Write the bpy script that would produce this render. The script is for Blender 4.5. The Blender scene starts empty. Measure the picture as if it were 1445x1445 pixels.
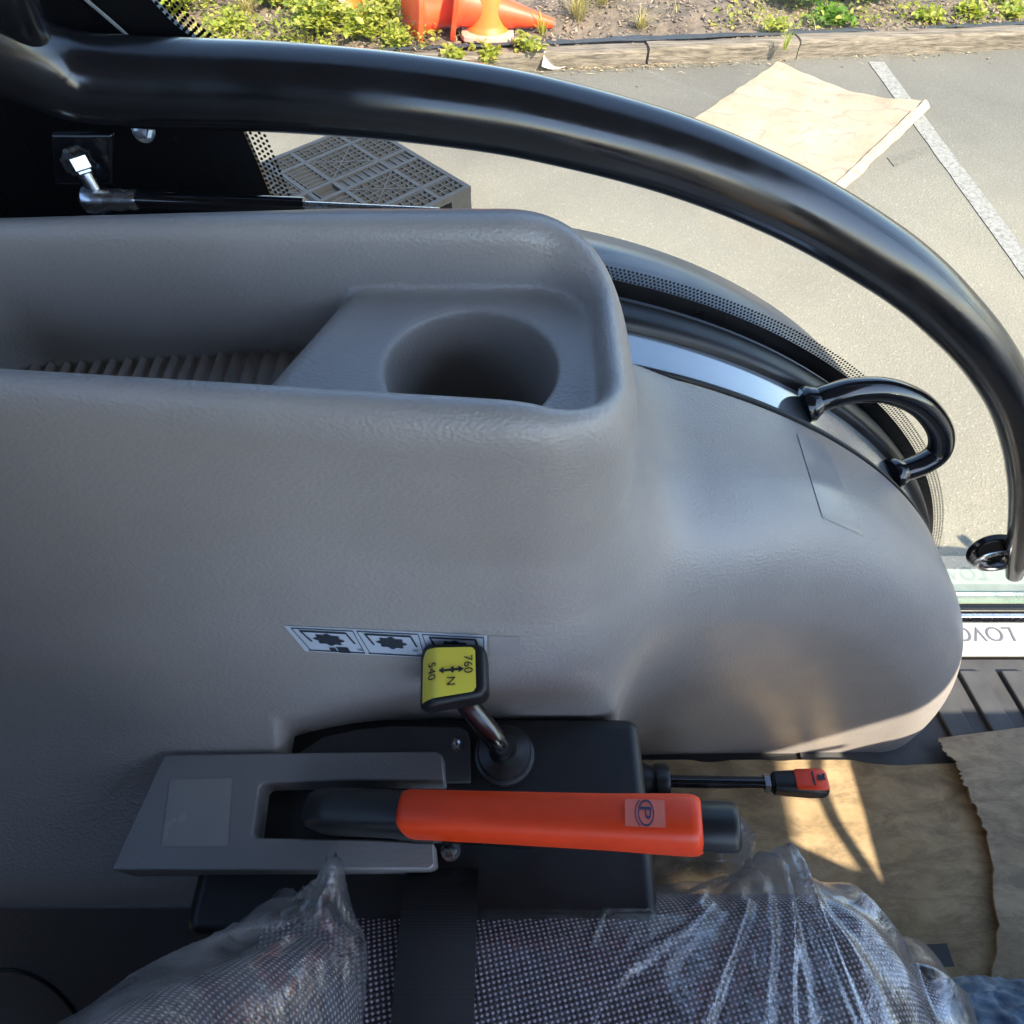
import bpy, math, random
import numpy as np
from mathutils import Vector, Matrix, noise as mnoise

random.seed(7)
rng = np.random.default_rng(7)
R = math.radians
S = bpy.context.scene
COL = S.collection

# ------------------------------------------------------------------ camera, sky, sun, exposure
H = 2.1                      # eye height above the car park
PITCH = R(55)
F = 941.0                    # focal length in photograph pixels (1445 wide)
cam_d = bpy.data.cameras.new('camera')
cam_d.sensor_width = 36.0
cam_d.lens = 36.0 * F / 1445.0
cam_d.clip_start = 0.01
cam_d.clip_end = 400
cam = bpy.data.objects.new('camera', cam_d)
COL.objects.link(cam)
cam.location = (0, 0, H)
cam.rotation_euler = (R(90) - PITCH, 0, 0)
S.camera = cam

SUN_EL, SUN_AZ = R(45), R(48)          # azimuth from +X (tractor nose) towards -Y
sun_vec = Vector((math.cos(SUN_EL) * math.cos(SUN_AZ), -math.cos(SUN_EL) * math.sin(SUN_AZ), math.sin(SUN_EL)))
w = bpy.data.worlds.new('World')
S.world = w
w.use_nodes = True
wn = w.node_tree.nodes
wl = w.node_tree.links
wn.clear()
sky = wn.new('ShaderNodeTexSky')
sky.sky_type = 'NISHITA'
sky.sun_disc = False
sky.sun_elevation = SUN_EL
sky.sun_rotation = math.atan2(sun_vec.x, sun_vec.y)
sky.air_density = 1.0
sky.ozone_density = 1.2
sky.dust_density = 0.4
bg = wn.new('ShaderNodeBackground')
bg.inputs['Strength'].default_value = 0.15
wo = wn.new('ShaderNodeOutputWorld')
wl.new(sky.outputs[0], bg.inputs[0])
wl.new(bg.outputs[0], wo.inputs[0])
sl = bpy.data.lights.new('sun', 'SUN')
sl.energy = 3.6
sl.angle = R(0.53)
sl.color = (1.0, 0.90, 0.73)
sun = bpy.data.objects.new('sun', sl)
COL.objects.link(sun)
sun.rotation_euler = sun_vec.to_track_quat('Z', 'Y').to_euler()
sun.location = (3, -2, 8)
vs = S.view_settings
vs.view_transform = 'Standard'
vs.look = 'None'
vs.exposure = 1.85
vs.gamma = 1.0
S.cycles.use_denoising = True
S.cycles.max_bounces = 7
S.cycles.use_adaptive_sampling = True
S.cycles.adaptive_threshold = 0.025
S.cycles.transparent_max_bounces = 8
S.cycles.sample_clamp_indirect = 6.0
S.cycles.caustics_reflective = False
S.cycles.caustics_refractive = False

# ------------------------------------------------------------------ helpers: rays
cp, sp_ = math.cos(PITCH), math.sin(PITCH)


def ray(u, v):
    s = (722.5 - v) / F
    return np.array([(u - 722.5) / F, cp + sp_ * s, -sp_ + cp * s])


def at_z(u, v, z):           # z relative to the eye
    d = ray(u, v)
    return d * (z / d[2])


def at_y(u, v, y):
    d = ray(u, v)
    return d * (y / d[1])


def gr(u, v, z=0.0):         # ground point, world z given
    p = at_z(u, v, z - H)
    return np.array([p[0], p[1], z])


# ------------------------------------------------------------------ helpers: materials
def new_mat(name):
    m = bpy.data.materials.new(name)
    m.use_nodes = True
    nt = m.node_tree
    nt.nodes.clear()
    out = nt.nodes.new('ShaderNodeOutputMaterial')
    b = nt.nodes.new('ShaderNodeBsdfPrincipled')
    nt.links.new(b.outputs[0], out.inputs[0])
    return m, nt, b, out


def coords(nt, kind='Object', scale=(1, 1, 1), rot=(0, 0, 0)):
    tc = nt.nodes.new('ShaderNodeTexCoord')
    mp = nt.nodes.new('ShaderNodeMapping')
    mp.inputs['Scale'].default_value = scale
    mp.inputs['Rotation'].default_value = rot
    nt.links.new(tc.outputs[kind], mp.inputs[0])
    return mp.outputs[0]


def noise_tex(nt, vec, scale, detail=4, rough=0.5, dist=0.0):
    n = nt.nodes.new('ShaderNodeTexNoise')
    n.inputs['Scale'].default_value = scale
    n.inputs['Detail'].default_value = detail
    n.inputs['Roughness'].default_value = rough
    n.inputs['Distortion'].default_value = dist
    nt.links.new(vec, n.inputs['Vector'])
    return n.outputs['Fac']


def ramp(nt, fac, stops):
    r = nt.nodes.new('ShaderNodeValToRGB')
    e = r.color_ramp.elements
    while len(e) < len(stops):
        e.new(0.5)
    for el, (p, c) in zip(e, stops):
        el.position = p
        el.color = (c[0], c[1], c[2], 1) if not isinstance(c, float) else (c, c, c, 1)
    nt.links.new(fac, r.inputs[0])
    return r.outputs[0]


def mixc(nt, fac, a, b, mode='MIX'):
    m = nt.nodes.new('ShaderNodeMix')
    m.data_type = 'RGBA'
    m.blend_type = mode
    for sock, val in ((m.inputs[0], fac), (m.inputs[6], a), (m.inputs[7], b)):
        if hasattr(val, 'links') or isinstance(val, bpy.types.NodeSocket):
            nt.links.new(val, sock)
        elif isinstance(val, (int, float)):
            sock.default_value = val
        else:
            sock.default_value = (*val[:3], 1)
    return m.outputs[2]


def bump(nt, b, height, strength=0.2, dist=0.001, prev=None):
    n = nt.nodes.new('ShaderNodeBump')
    n.inputs['Strength'].default_value = strength
    n.inputs['Distance'].default_value = dist
    nt.links.new(height, n.inputs['Height'])
    if prev is not None:
        nt.links.new(prev, n.inputs['Normal'])
    nt.links.new(n.outputs[0], b.inputs['Normal'])
    return n.outputs[0]


def simple(name, col, rough=0.5, metal=0.0, var=0.12, nscale=40, bstr=0.0, bscale=300, bdist=0.0006, spec=0.5, coat=0.0):
    m, nt, b, _ = new_mat(name)
    vec = coords(nt)
    f = noise_tex(nt, vec, nscale, 5, 0.6)
    lo = tuple(c * (1 - var) for c in col)
    hi = tuple(min(1, c * (1 + var)) for c in col)
    nt.links.new(ramp(nt, f, [(0.3, lo), (0.7, hi)]), b.inputs['Base Color'])
    b.inputs['Metallic'].default_value = metal
    b.inputs['Specular IOR Level'].default_value = spec
    b.inputs['Coat Weight'].default_value = coat
    b.inputs['Coat Roughness'].default_value = 0.1
    rr = ramp(nt, noise_tex(nt, vec, nscale * 0.6, 4), [(0.3, max(0.02, rough - 0.07)), (0.7, min(1.0, rough + 0.07))])
    nt.links.new(rr, b.inputs['Roughness'])
    if bstr:
        bump(nt, b, noise_tex(nt, vec, bscale, 3), bstr, bdist)
    return m


MAT = {}


def grain_plastic(name, col, rough, grain=1.0):
    m, nt, b, _ = new_mat(name)
    vec = coords(nt)
    f = noise_tex(nt, vec, 9, 6, 0.65)
    sp = noise_tex(nt, vec, 900, 2, 0.5)
    c1 = ramp(nt, f, [(0.25, tuple(c * 0.9 for c in col)), (0.75, tuple(c * 1.08 for c in col))])
    dust = ramp(nt, sp, [(0.70, 0.0), (0.78, 1.0)])
    md = nt.nodes.new('ShaderNodeMath'); md.operation = 'MULTIPLY'; md.inputs[1].default_value = 0.10
    nt.links.new(dust, md.inputs[0])
    nt.links.new(mixc(nt, md.outputs[0], c1, (0.55, 0.52, 0.48)), b.inputs['Base Color'])
    # leather grain: stretched cells that change direction slowly
    warp = noise_tex(nt, vec, 25, 3)
    mp = coords(nt, 'Object', (430, 600, 600))
    ad = nt.nodes.new('ShaderNodeMixRGB'); ad.blend_type = 'ADD'; ad.inputs[0].default_value = 1.0
    ml = nt.nodes.new('ShaderNodeMath'); ml.operation = 'MULTIPLY'; ml.inputs[1].default_value = 2.5
    nt.links.new(warp, ml.inputs[0])
    nt.links.new(mp, ad.inputs[1]); nt.links.new(ml.outputs[0], ad.inputs[2])
    vo = nt.nodes.new('ShaderNodeTexVoronoi')
    vo.feature = 'SMOOTH_F1'
    vo.inputs['Scale'].default_value = 1.0
    nt.links.new(ad.outputs[0], vo.inputs['Vector'])
    n1 = bump(nt, b, vo.outputs['Distance'], 0.32 * grain, 0.0010)
    bump(nt, b, noise_tex(nt, vec, 1300, 2), 0.16 * grain, 0.0004, n1)
    rr = ramp(nt, noise_tex(nt, vec, 14, 5, 0.7), [(0.3, rough - 0.06), (0.7, rough + 0.07)])
    nt.links.new(rr, b.inputs['Roughness'])
    b.inputs['Specular IOR Level'].default_value = 0.75
    return m


MAT['console'] = grain_plastic('console_plastic', (0.325, 0.290, 0.264), 0.37)
MAT['console_side'] = grain_plastic('console_side_plastic', (0.10, 0.098, 0.10), 0.5)
MAT['bezel'] = grain_plastic('bezel_plastic', (0.22, 0.205, 0.20), 0.40, 0.7)
MAT['clearfilm'] = simple('clear_label', (0.32, 0.298, 0.283), 0.24, var=0.04)
MAT['blackplastic'] = simple('black_plastic', (0.007, 0.007, 0.008), 0.45, var=0.2, bstr=0.25, bscale=700, bdist=0.0004)
MAT['rubber'] = simple('black_rubber', (0.013, 0.013, 0.014), 0.38, var=0.2, bstr=0.05)
MAT['blackpaint'] = simple('black_satin_paint', (0.010, 0.010, 0.012), 0.20, var=0.25, nscale=45, bstr=0.05, bscale=350, spec=0.9)
MAT['blackgloss'] = simple('black_gloss_paint', (0.010, 0.010, 0.013), 0.12, var=0.1, coat=0.4)
MAT['frit'] = simple('black_frit', (0.006, 0.006, 0.007), 0.3, var=0.1)
MAT['darkplate'] = simple('dark_grey_plate', (0.055, 0.053, 0.055), 0.42, var=0.1, bstr=0.08)
MAT['zinc'] = simple('zinc_plated_steel', (0.55, 0.57, 0.60), 0.26, metal=1.0, var=0.1, nscale=200)
MAT['orange'] = simple('orange_soft_plastic', (0.90, 0.060, 0.010), 0.42, var=0.05, nscale=60, bstr=0.12, bscale=900, bdist=0.0003)
MAT['orange_clear'] = simple('clear_label_on_orange', (0.86, 0.17, 0.10), 0.15, var=0.03)
MAT['yellow'] = simple('yellow_label', (1.0, 0.80, 0.09), 0.35, var=0.03)
MAT['yellow2'] = simple('yellow_label_edge', (0.88, 0.66, 0.02), 0.35, var=0.03)
MAT['ink'] = simple('dark_print', (0.02, 0.025, 0.035), 0.5, var=0.05)
MAT['inkblue'] = simple('blue_print', (0.05, 0.05, 0.10), 0.5, var=0.05)
MAT['decal'] = simple('silver_decal', (0.52, 0.56, 0.62), 0.35, metal=0.1, var=0.04)
MAT['creampaint'] = simple('pale_body_paint', (0.62, 0.62, 0.60), 0.10, var=0.04, nscale=12, coat=0.6)
MAT['flange'] = simple('painted_flange', (0.34, 0.36, 0.38), 0.14, metal=0.55, var=0.05, nscale=12, coat=0.5)
MAT['fenderpaint'] = simple('grey_fender', (0.10, 0.105, 0.115), 0.33, var=0.08, nscale=10)
MAT['whitepaint'] = simple('white_sill_paint', (0.42, 0.42, 0.41), 0.35, var=0.05)
MAT['matrubber'] = simple('floor_mat_rubber', (0.045, 0.045, 0.047), 0.6, var=0.3, nscale=25, bstr=0.2, bscale=200)
MAT['headliner'] = simple('headliner', (0.08, 0.08, 0.08), 0.8, var=0.08)
MAT['tape'] = simple('black_tape', (0.012, 0.012, 0.012), 0.4, var=0.2)
MAT['greypallet'] = simple('recycled_grey_plastic', (0.024, 0.025, 0.026), 0.5, var=0.18, nscale=18, bstr=0.1, bscale=120)
MAT['cone'] = simple('cone_orange', (0.85, 0.16, 0.02), 0.45, var=0.15, nscale=8, bstr=0.1, bscale=80)
MAT['conered'] = simple('cone_red_orange', (0.80, 0.08, 0.02), 0.45, var=0.15, nscale=8)
MAT['conebase'] = simple('cone_base_faded', (0.55, 0.33, 0.24), 0.8, var=0.25, nscale=14, bstr=0.3, bscale=60, bdist=0.003)


def schlick(nt, f0=0.04, normal=None):
    lw = nt.nodes.new('ShaderNodeLayerWeight')
    lw.inputs['Blend'].default_value = 0.5
    if normal is not None:
        nt.links.new(normal, lw.inputs['Normal'])
    pw = nt.nodes.new('ShaderNodeMath'); pw.operation = 'POWER'; pw.inputs[1].default_value = 5.0
    nt.links.new(lw.outputs['Facing'], pw.inputs[0])
    ma = nt.nodes.new('ShaderNodeMath'); ma.operation = 'MULTIPLY_ADD'; ma.inputs[1].default_value = 1 - f0; ma.inputs[2].default_value = f0
    nt.links.new(pw.outputs[0], ma.inputs[0])
    return ma.outputs[0]


def glass_mat(name, tint, gloss_col=(1, 1, 1), haze=0.03, rough=0.0):
    m = bpy.data.materials.new(name)
    m.use_nodes = True
    nt = m.node_tree
    nt.nodes.clear()
    out = nt.nodes.new('ShaderNodeOutputMaterial')
    t = nt.nodes.new('ShaderNodeBsdfTransparent'); t.inputs[0].default_value = (*tint, 1)
    g = nt.nodes.new('ShaderNodeBsdfGlossy'); g.inputs['Roughness'].default_value = rough
    d = nt.nodes.new('ShaderNodeBsdfDiffuse'); d.inputs[0].default_value = (0.75, 0.72, 0.65, 1)
    mx = nt.nodes.new('ShaderNodeMixShader')
    nt.links.new(schlick(nt, 0.05), mx.inputs[0]); nt.links.new(t.outputs[0], mx.inputs[1]); nt.links.new(g.outputs[0], mx.inputs[2])
    vec = coords(nt)
    hz = ramp(nt, noise_tex(nt, vec, 6, 6, 0.7, 0.6), [(0.3, haze * 0.5), (0.75, haze * 1.6)])
    mh = nt.nodes.new('ShaderNodeMixShader')
    nt.links.new(hz, mh.inputs[0]); nt.links.new(mx.outputs[0], mh.inputs[1]); nt.links.new(d.outputs[0], mh.inputs[2])
    nt.links.new(mh.outputs[0], out.inputs[0])
    return m


MAT['glass'] = glass_mat('door_glass', (0.95, 0.97, 0.95), haze=0.02)
MAT['glassedge'] = glass_mat('glass_edge', (0.45, 0.72, 0.62), haze=0.25)


def film_mat(name, milky, wr=1.0, f0=0.28, cling=None):
    m = bpy.data.materials.new(name)
    m.use_nodes = True
    nt = m.node_tree
    nt.nodes.clear()
    out = nt.nodes.new('ShaderNodeOutputMaterial')
    t = nt.nodes.new('ShaderNodeBsdfTransparent'); t.inputs[0].default_value = (0.97, 0.97, 0.98, 1)
    g = nt.nodes.new('ShaderNodeBsdfGlossy'); g.inputs['Roughness'].default_value = 0.09
    d = nt.nodes.new('ShaderNodeBsdfTranslucent'); d.inputs[0].default_value = (0.8, 0.82, 0.86, 1)
    d2 = nt.nodes.new('ShaderNodeBsdfDiffuse'); d2.inputs[0].default_value = (0.8, 0.82, 0.86, 1)
    vec = coords(nt, 'Object', (1, 1, 1))
    n1 = noise_tex(nt, vec, 34, 6, 0.62, 1.6)
    bn = nt.nodes.new('ShaderNodeBump'); bn.inputs['Strength'].default_value = 0.55 * wr; bn.inputs['Distance'].default_value = 0.006
    nt.links.new(n1, bn.inputs['Height'])
    for x in (g, d, d2):
        nt.links.new(bn.outputs[0], x.inputs['Normal'])
    mx = nt.nodes.new('ShaderNodeMixShader')
    fres = schlick(nt, f0, bn.outputs[0])
    if cling:                 # where the film clings to the cloth there is no air gap to reflect
        tco = nt.nodes.new('ShaderNodeTexCoord'); sx = nt.nodes.new('ShaderNodeSeparateXYZ')
        nt.links.new(tco.outputs['Object'], sx.inputs[0])
        mr = nt.nodes.new('ShaderNodeMapRange'); mr.interpolation_type = 'SMOOTHSTEP'
        mr.inputs['From Min'].default_value = cling[0]; mr.inputs['From Max'].default_value = cling[1]
        mr.inputs['To Min'].default_value = 0.25; mr.inputs['To Max'].default_value = 1.0
        nt.links.new(sx.outputs['X'], mr.inputs[0])
        mu = nt.nodes.new('ShaderNodeMath'); mu.operation = 'MULTIPLY'
        nt.links.new(fres, mu.inputs[0]); nt.links.new(mr.outputs[0], mu.inputs[1])
        fres = mu.outputs[0]
    nt.links.new(fres, mx.inputs[0]); nt.links.new(t.outputs[0], mx.inputs[1]); nt.links.new(g.outputs[0], mx.inputs[2])
    md = nt.nodes.new('ShaderNodeMixShader'); md.inputs[0].default_value = 0.5
    nt.links.new(d.outputs[0], md.inputs[1]); nt.links.new(d2.outputs[0], md.inputs[2])
    mk = ramp(nt, noise_tex(nt, vec, 18, 5, 0.7, 2.0), [(0.35, milky * 0.35), (0.7, milky * 1.9)])
    if cling:
        mu2 = nt.nodes.new('ShaderNodeMath'); mu2.operation = 'MULTIPLY'
        nt.links.new(mk, mu2.inputs[0]); nt.links.new(mr.outputs[0], mu2.inputs[1])
        mk = mu2.outputs[0]
    mh = nt.nodes.new('ShaderNodeMixShader')
    nt.links.new(mk, mh.inputs[0]); nt.links.new(mx.outputs[0], mh.inputs[1]); nt.links.new(md.outputs[0], mh.inputs[2])
    nt.links.new(mh.outputs[0], out.inputs[0])
    return m


MAT['film'] = film_mat('clear_polythene', 0.08, 0.9, 0.26, (-0.06, 0.06))
MAT['film2'] = film_mat('clear_crinkled_bag', 0.16, 1.6, 0.45)
MAT['film3'] = film_mat('clear_bunched_polythene', 0.11, 0.9, 0.26)


def fabric_mat():
    m, nt, b, _ = new_mat('seat_knit')
    tc = nt.nodes.new('ShaderNodeTexCoord')
    mp = nt.nodes.new('ShaderNodeMapping')
    mp.inputs['Rotation'].default_value = (0, 0, R(12))
    nt.links.new(tc.outputs['UV'], mp.inputs[0])
    sp = nt.nodes.new('ShaderNodeSeparateXYZ')
    nt.links.new(mp.outputs[0], sp.inputs[0])

    def mth(op, a, b_=None):
        n_ = nt.nodes.new('ShaderNodeMath'); n_.operation = op
        for k_, v_ in enumerate((a, b_)):
            if v_ is None:
                continue
            if isinstance(v_, (int, float)):
                n_.inputs[k_].default_value = v_
            else:
                nt.links.new(v_, n_.inputs[k_])
        return n_.outputs[0]
    uu = mth('MULTIPLY', sp.outputs['X'], math.pi / 0.0031)
    vv = mth('MULTIPLY', sp.outputs['Y'], math.pi / 0.0027)
    dots = mth('MULTIPLY', mth('SINE', mth('ADD', uu, vv)), mth('SINE', mth('SUBTRACT', uu, vv)))
    vec = coords(nt)
    n = noise_tex(nt, vec, 260, 3)
    light = ramp(nt, n, [(0.3, (0.36, 0.29, 0.33)), (0.7, (0.70, 0.58, 0.64))])
    fac = ramp(nt, dots, [(0.18, 0.0), (0.62, 1.0)])
    nt.links.new(mixc(nt, fac, (0.030, 0.024, 0.030), light), b.inputs['Base Color'])
    b.inputs['Roughness'].default_value = 0.8
    bump(nt, b, dots, 0.8, 0.0012)
    return m


MAT['knit'] = fabric_mat()


def webbing_mat():
    m, nt, b, _ = new_mat('belt_webbing')
    vec = coords(nt, 'Object', (1, 1, 1))
    wv = nt.nodes.new('ShaderNodeTexWave')
    wv.bands_direction = 'Y'
    wv.inputs['Scale'].default_value = 420
    wv.inputs['Distortion'].default_value = 0.6
    nt.links.new(vec, wv.inputs['Vector'])
    nt.links.new(ramp(nt, wv.outputs['Fac'], [(0.2, (0.005, 0.005, 0.006)), (0.9, (0.012, 0.012, 0.013))]), b.inputs['Base Color'])
    b.inputs['Roughness'].default_value = 0.38
    b.inputs['Specular IOR Level'].default_value = 0.28
    bump(nt, b, wv.outputs['Fac'], 0.5, 0.0006)
    return m


MAT['webbing'] = webbing_mat()
MAT['stitch'] = simple('belt_stitch', (0.10, 0.10, 0.105), 0.6)


def cardboard_mat(name, c_lo, c_hi, stain, scale=7, wavy=True, amount=0.55):
    m, nt, b, _ = new_mat(name)
    vec = coords(nt)
    base = ramp(nt, noise_tex(nt, vec, scale, 8, 0.66, 0.25), [(0.3, c_lo), (0.7, c_hi)])
    st = noise_tex(nt, coords(nt, 'Object', (1.0, 2.6, 1)), scale * 1.7, 9, 0.72, 0.5)
    stf = ramp(nt, st, [(0.42, 0.0), (0.60, amount)])
    nt.links.new(mixc(nt, stf, base, stain), b.inputs['Base Color'])
    b.inputs['Roughness'].default_value = 0.85
    b.inputs['Specular IOR Level'].default_value = 0.2
    h1 = noise_tex(nt, vec, scale * 4, 8, 0.7, 0.5)
    bump(nt, b, h1, 0.35, 0.004)
    return m


MAT['card_floor'] = cardboard_mat('trodden_cardboard', (0.30, 0.205, 0.105), (0.46, 0.345, 0.20), (0.11, 0.08, 0.05), 9, amount=0.55)
MAT['card_floor2'] = cardboard_mat('grey_trodden_cardboard', (0.27, 0.195, 0.12), (0.41, 0.315, 0.205), (0.095, 0.075, 0.055), 8, amount=0.55)
MAT['card_edge'] = simple('cardboard_edge', (0.30, 0.21, 0.12), 0.9)


def asphalt_mat():
    m, nt, b, _ = new_mat('asphalt')
    vec = coords(nt)
    big = noise_tex(nt, vec, 0.55, 5, 0.6, 0.4)
    c = ramp(nt, big, [(0.3, (0.118, 0.108, 0.088)), (0.7, (0.160, 0.148, 0.118))])
    # glare and glass haze painted in: paler beside the tractor, greyer towards the kerb
    sx = nt.nodes.new('ShaderNodeSeparateXYZ')
    tc = nt.nodes.new('ShaderNodeTexCoord')
    nt.links.new(tc.outputs['Object'], sx.inputs[0])
    wob = noise_tex(nt, vec, 1.1, 4, 0.6)
    am = nt.nodes.new('ShaderNodeMath'); am.operation = 'MULTIPLY_ADD'; am.inputs[1].default_value = 1.6
    nt.links.new(wob, am.inputs[0]); nt.links.new(sx.outputs['Y'], am.inputs[2])
    mr = nt.nodes.new('ShaderNodeMapRange')
    mr.inputs['From Min'].default_value = 3.6; mr.inputs['From Max'].default_value = 5.6
    nt.links.new(am.outputs[0], mr.inputs[0])
    c = mixc(nt, mr.outputs[0], mixc(nt, 1.0, c, (1.75, 1.72, 1.60), 'MULTIPLY'), c)
    sp = nt.nodes.new('ShaderNodeTexVoronoi'); sp.inputs['Scale'].default_value = 120
    nt.links.new(vec, sp.inputs['Vector'])
    lum = nt.nodes.new('ShaderNodeSeparateColor')
    nt.links.new(sp.outputs['Color'], lum.inputs[0])
    agg = ramp(nt, lum.outputs[0], [(0.0, 0.90), (0.5, 1.0), (0.93, 1.04), (0.99, 1.35)])
    c = mixc(nt, 0.8, c, agg, 'MULTIPLY')
    fine = ramp(nt, noise_tex(nt, vec, 160, 3, 0.7), [(0.3, 0.86), (0.7, 1.12)])
    c = mixc(nt, 1.0, c, fine, 'MULTIPLY')
    spots = ramp(nt, noise_tex(nt, vec, 3.2, 2, 0.4), [(0.735, 0.0), (0.77, 0.35)])
    c = mixc(nt, spots, c, (0.05, 0.047, 0.045))
    # hairline crack
    nt.links.new(c, b.inputs['Base Color'])
    b.inputs['Roughness'].default_value = 0.9
    bump(nt, b, sp.outputs['Distance'], 0.5, 0.004)
    return m


MAT['asphalt'] = asphalt_mat()


def paint_line_mat():
    m, nt, b, _ = new_mat('worn_line_paint')
    vec = coords(nt)
    n = noise_tex(nt, vec, 34, 8, 0.8)
    nt.links.new(ramp(nt, n, [(0.36, (0.12, 0.11, 0.09)), (0.50, (0.25, 0.24, 0.21)), (0.7, (0.34, 0.33, 0.29))]), b.inputs['Base Color'])
    b.inputs['Roughness'].default_value = 0.8
    bump(nt, b, n, 0.5, 0.004)
    return m


MAT['line'] = paint_line_mat()


def soil_mat():
    m, nt, b, _ = new_mat('bed_soil')
    vec = coords(nt)
    n = noise_tex(nt, vec, 6, 7, 0.7, 0.4)
    c = ramp(nt, n, [(0.3, (0.055, 0.042, 0.032)), (0.5, (0.16, 0.12, 0.085)), (0.72, (0.27, 0.20, 0.13))])
    nt.links.new(c, b.inputs['Base Color'])
    b.inputs['Roughness'].default_value = 0.95
    bump(nt, b, noise_tex(nt, vec, 40, 6, 0.7), 0.8, 0.02)
    return m


MAT['soil'] = soil_mat()


def timber_mat():
    m, nt, b, _ = new_mat('weathered_timber')
    vec = coords(nt, 'Object', (0.6, 9, 9))
    n = noise_tex(nt, vec, 6, 10, 0.74, 0.35)
    c = ramp(nt, n, [(0.34, (0.045, 0.036, 0.028)), (0.48, (0.17, 0.135, 0.095)), (0.60, (0.27, 0.22, 0.16)), (0.74, (0.36, 0.30, 0.22))])
    nt.links.new(c, b.inputs['Base Color'])
    b.inputs['Roughness'].default_value = 0.9
    bump(nt, b, n, 0.8, 0.012)
    return m


MAT['timber'] = timber_mat()


def leaf_mat(name, c1, c2, trans=0.45):
    m, nt, b, out = new_mat(name)
    gi = nt.nodes.new('ShaderNodeNewGeometry')
    c = ramp(nt, gi.outputs['Random Per Island'], [(0.0, c1), (1.0, c2)])
    nt.links.new(c, b.inputs['Base Color'])
    b.inputs['Roughness'].default_value = 0.5
    tr = nt.nodes.new('ShaderNodeBsdfTranslucent')
    nt.links.new(mixc(nt, 1.0, c, (1.5, 1.6, 0.7), 'MULTIPLY'), tr.inputs[0])
    mx = nt.nodes.new('ShaderNodeMixShader'); mx.inputs[0].default_value = trans
    nt.links.new(b.outputs[0], mx.inputs[1]); nt.links.new(tr.outputs[0], mx.inputs[2])
    nt.links.new(mx.outputs[0], out.inputs[0])
    return m


MAT['leaf_lime'] = leaf_mat('lime_leaf', (0.20, 0.26, 0.03), (0.48, 0.44, 0.08))
MAT['leaf_green'] = leaf_mat('green_leaf', (0.07, 0.17, 0.015), (0.19, 0.31, 0.025))
MAT['leaf_straw'] = leaf_mat('straw_blade', (0.30, 0.24, 0.09), (0.48, 0.40, 0.18), 0.3)
MAT['stem'] = simple('plant_stem', (0.20, 0.20, 0.06), 0.7)
MAT['chip'] = leaf_mat('bark_chip', (0.05, 0.035, 0.025), (0.33, 0.23, 0.15), 0.0)
MAT['litter'] = leaf_mat('dry_leaf', (0.14, 0.09, 0.05), (0.52, 0.40, 0.24), 0.1)
MAT['weedmat'] = simple('weed_fabric', (0.035, 0.04, 0.045), 0.7, var=0.3)
MAT['paper'] = simple('paper_scrap', (0.66, 0.62, 0.53), 0.8)


def outside_card_mat():
    m, nt, b, _ = new_mat('sunlit_cardboard')
    vec = coords(nt)
    base = ramp(nt, noise_tex(nt, vec, 3.4, 9, 0.7, 0.4), [(0.32, (0.31, 0.23, 0.145)), (0.52, (0.38, 0.295, 0.20)), (0.7, (0.43, 0.345, 0.245))])
    wv = nt.nodes.new('ShaderNodeTexWave')
    wv.wave_type = 'RINGS'
    wv.inputs['Scale'].default_value = 1.5
    wv.inputs['Distortion'].default_value = 14.0
    wv.inputs['Detail'].default_value = 5
    wv.inputs['Detail Scale'].default_value = 2.2
    nt.links.new(vec, wv.inputs['Vector'])
    f = ramp(nt, wv.outputs['Fac'], [(0.0, 0.40), (0.05, 0.14), (0.16, 0.0)])
    msk = ramp(nt, noise_tex(nt, vec, 3.5, 4), [(0.36, 0.0), (0.56, 1.0)])
    mm = nt.nodes.new('ShaderNodeMath'); mm.operation = 'MULTIPLY'
    nt.links.new(f, mm.inputs[0]); nt.links.new(msk, mm.inputs[1])
    nt.links.new(mixc(nt, mm.outputs[0], base, (0.12, 0.09, 0.07)), b.inputs['Base Color'])
    b.inputs['Roughness'].default_value = 0.85
    bump(nt, b, noise_tex(nt, coords(nt, 'Object', (1, 5, 1), (0, 0, R(40))), 16, 7, 0.7), 0.45, 0.01)
    return m


MAT['card_out'] = outside_card_mat()


def denim_mat():
    m, nt, b, _ = new_mat('denim')
    vec = coords(nt)
    n = noise_tex(nt, vec, 40, 5, 0.6, 0.6)
    c = ramp(nt, n, [(0.3, (0.025, 0.04, 0.065)), (0.52, (0.09, 0.135, 0.19)), (0.72, (0.30, 0.37, 0.42))])
    nt.links.new(c, b.inputs['Base Color'])
    b.inputs['Roughness'].default_value = 0.85
    bump(nt, b, noise_tex(nt, vec, 700, 2), 0.5, 0.0006)
    return m


MAT['denim'] = denim_mat()


# ------------------------------------------------------------------ helpers: objects and meshes
def thing(name, label, cat, base, group=None, kind=None):
    """Empty at the thing's base (eye-relative coordinates)."""
    o = bpy.data.objects.new(name, None)
    o.empty_display_size = 0.05
    COL.objects.link(o)
    o.location = (base[0], base[1], base[2] + H)
    tag(o, label, cat, group, kind)
    return o


def tag(o, label, cat=None, group=None, kind=None):
    if label:
        o['label'] = label
    if cat:
        o['category'] = cat
    if group:
        o['group'] = group
    if kind:
        o['kind'] = kind
    return o


def wloc(o):
    p = Vector((0, 0, 0))
    while o is not None:
        p = p + Vector(o.location)
        o = o.parent
    return np.array(p)


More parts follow.
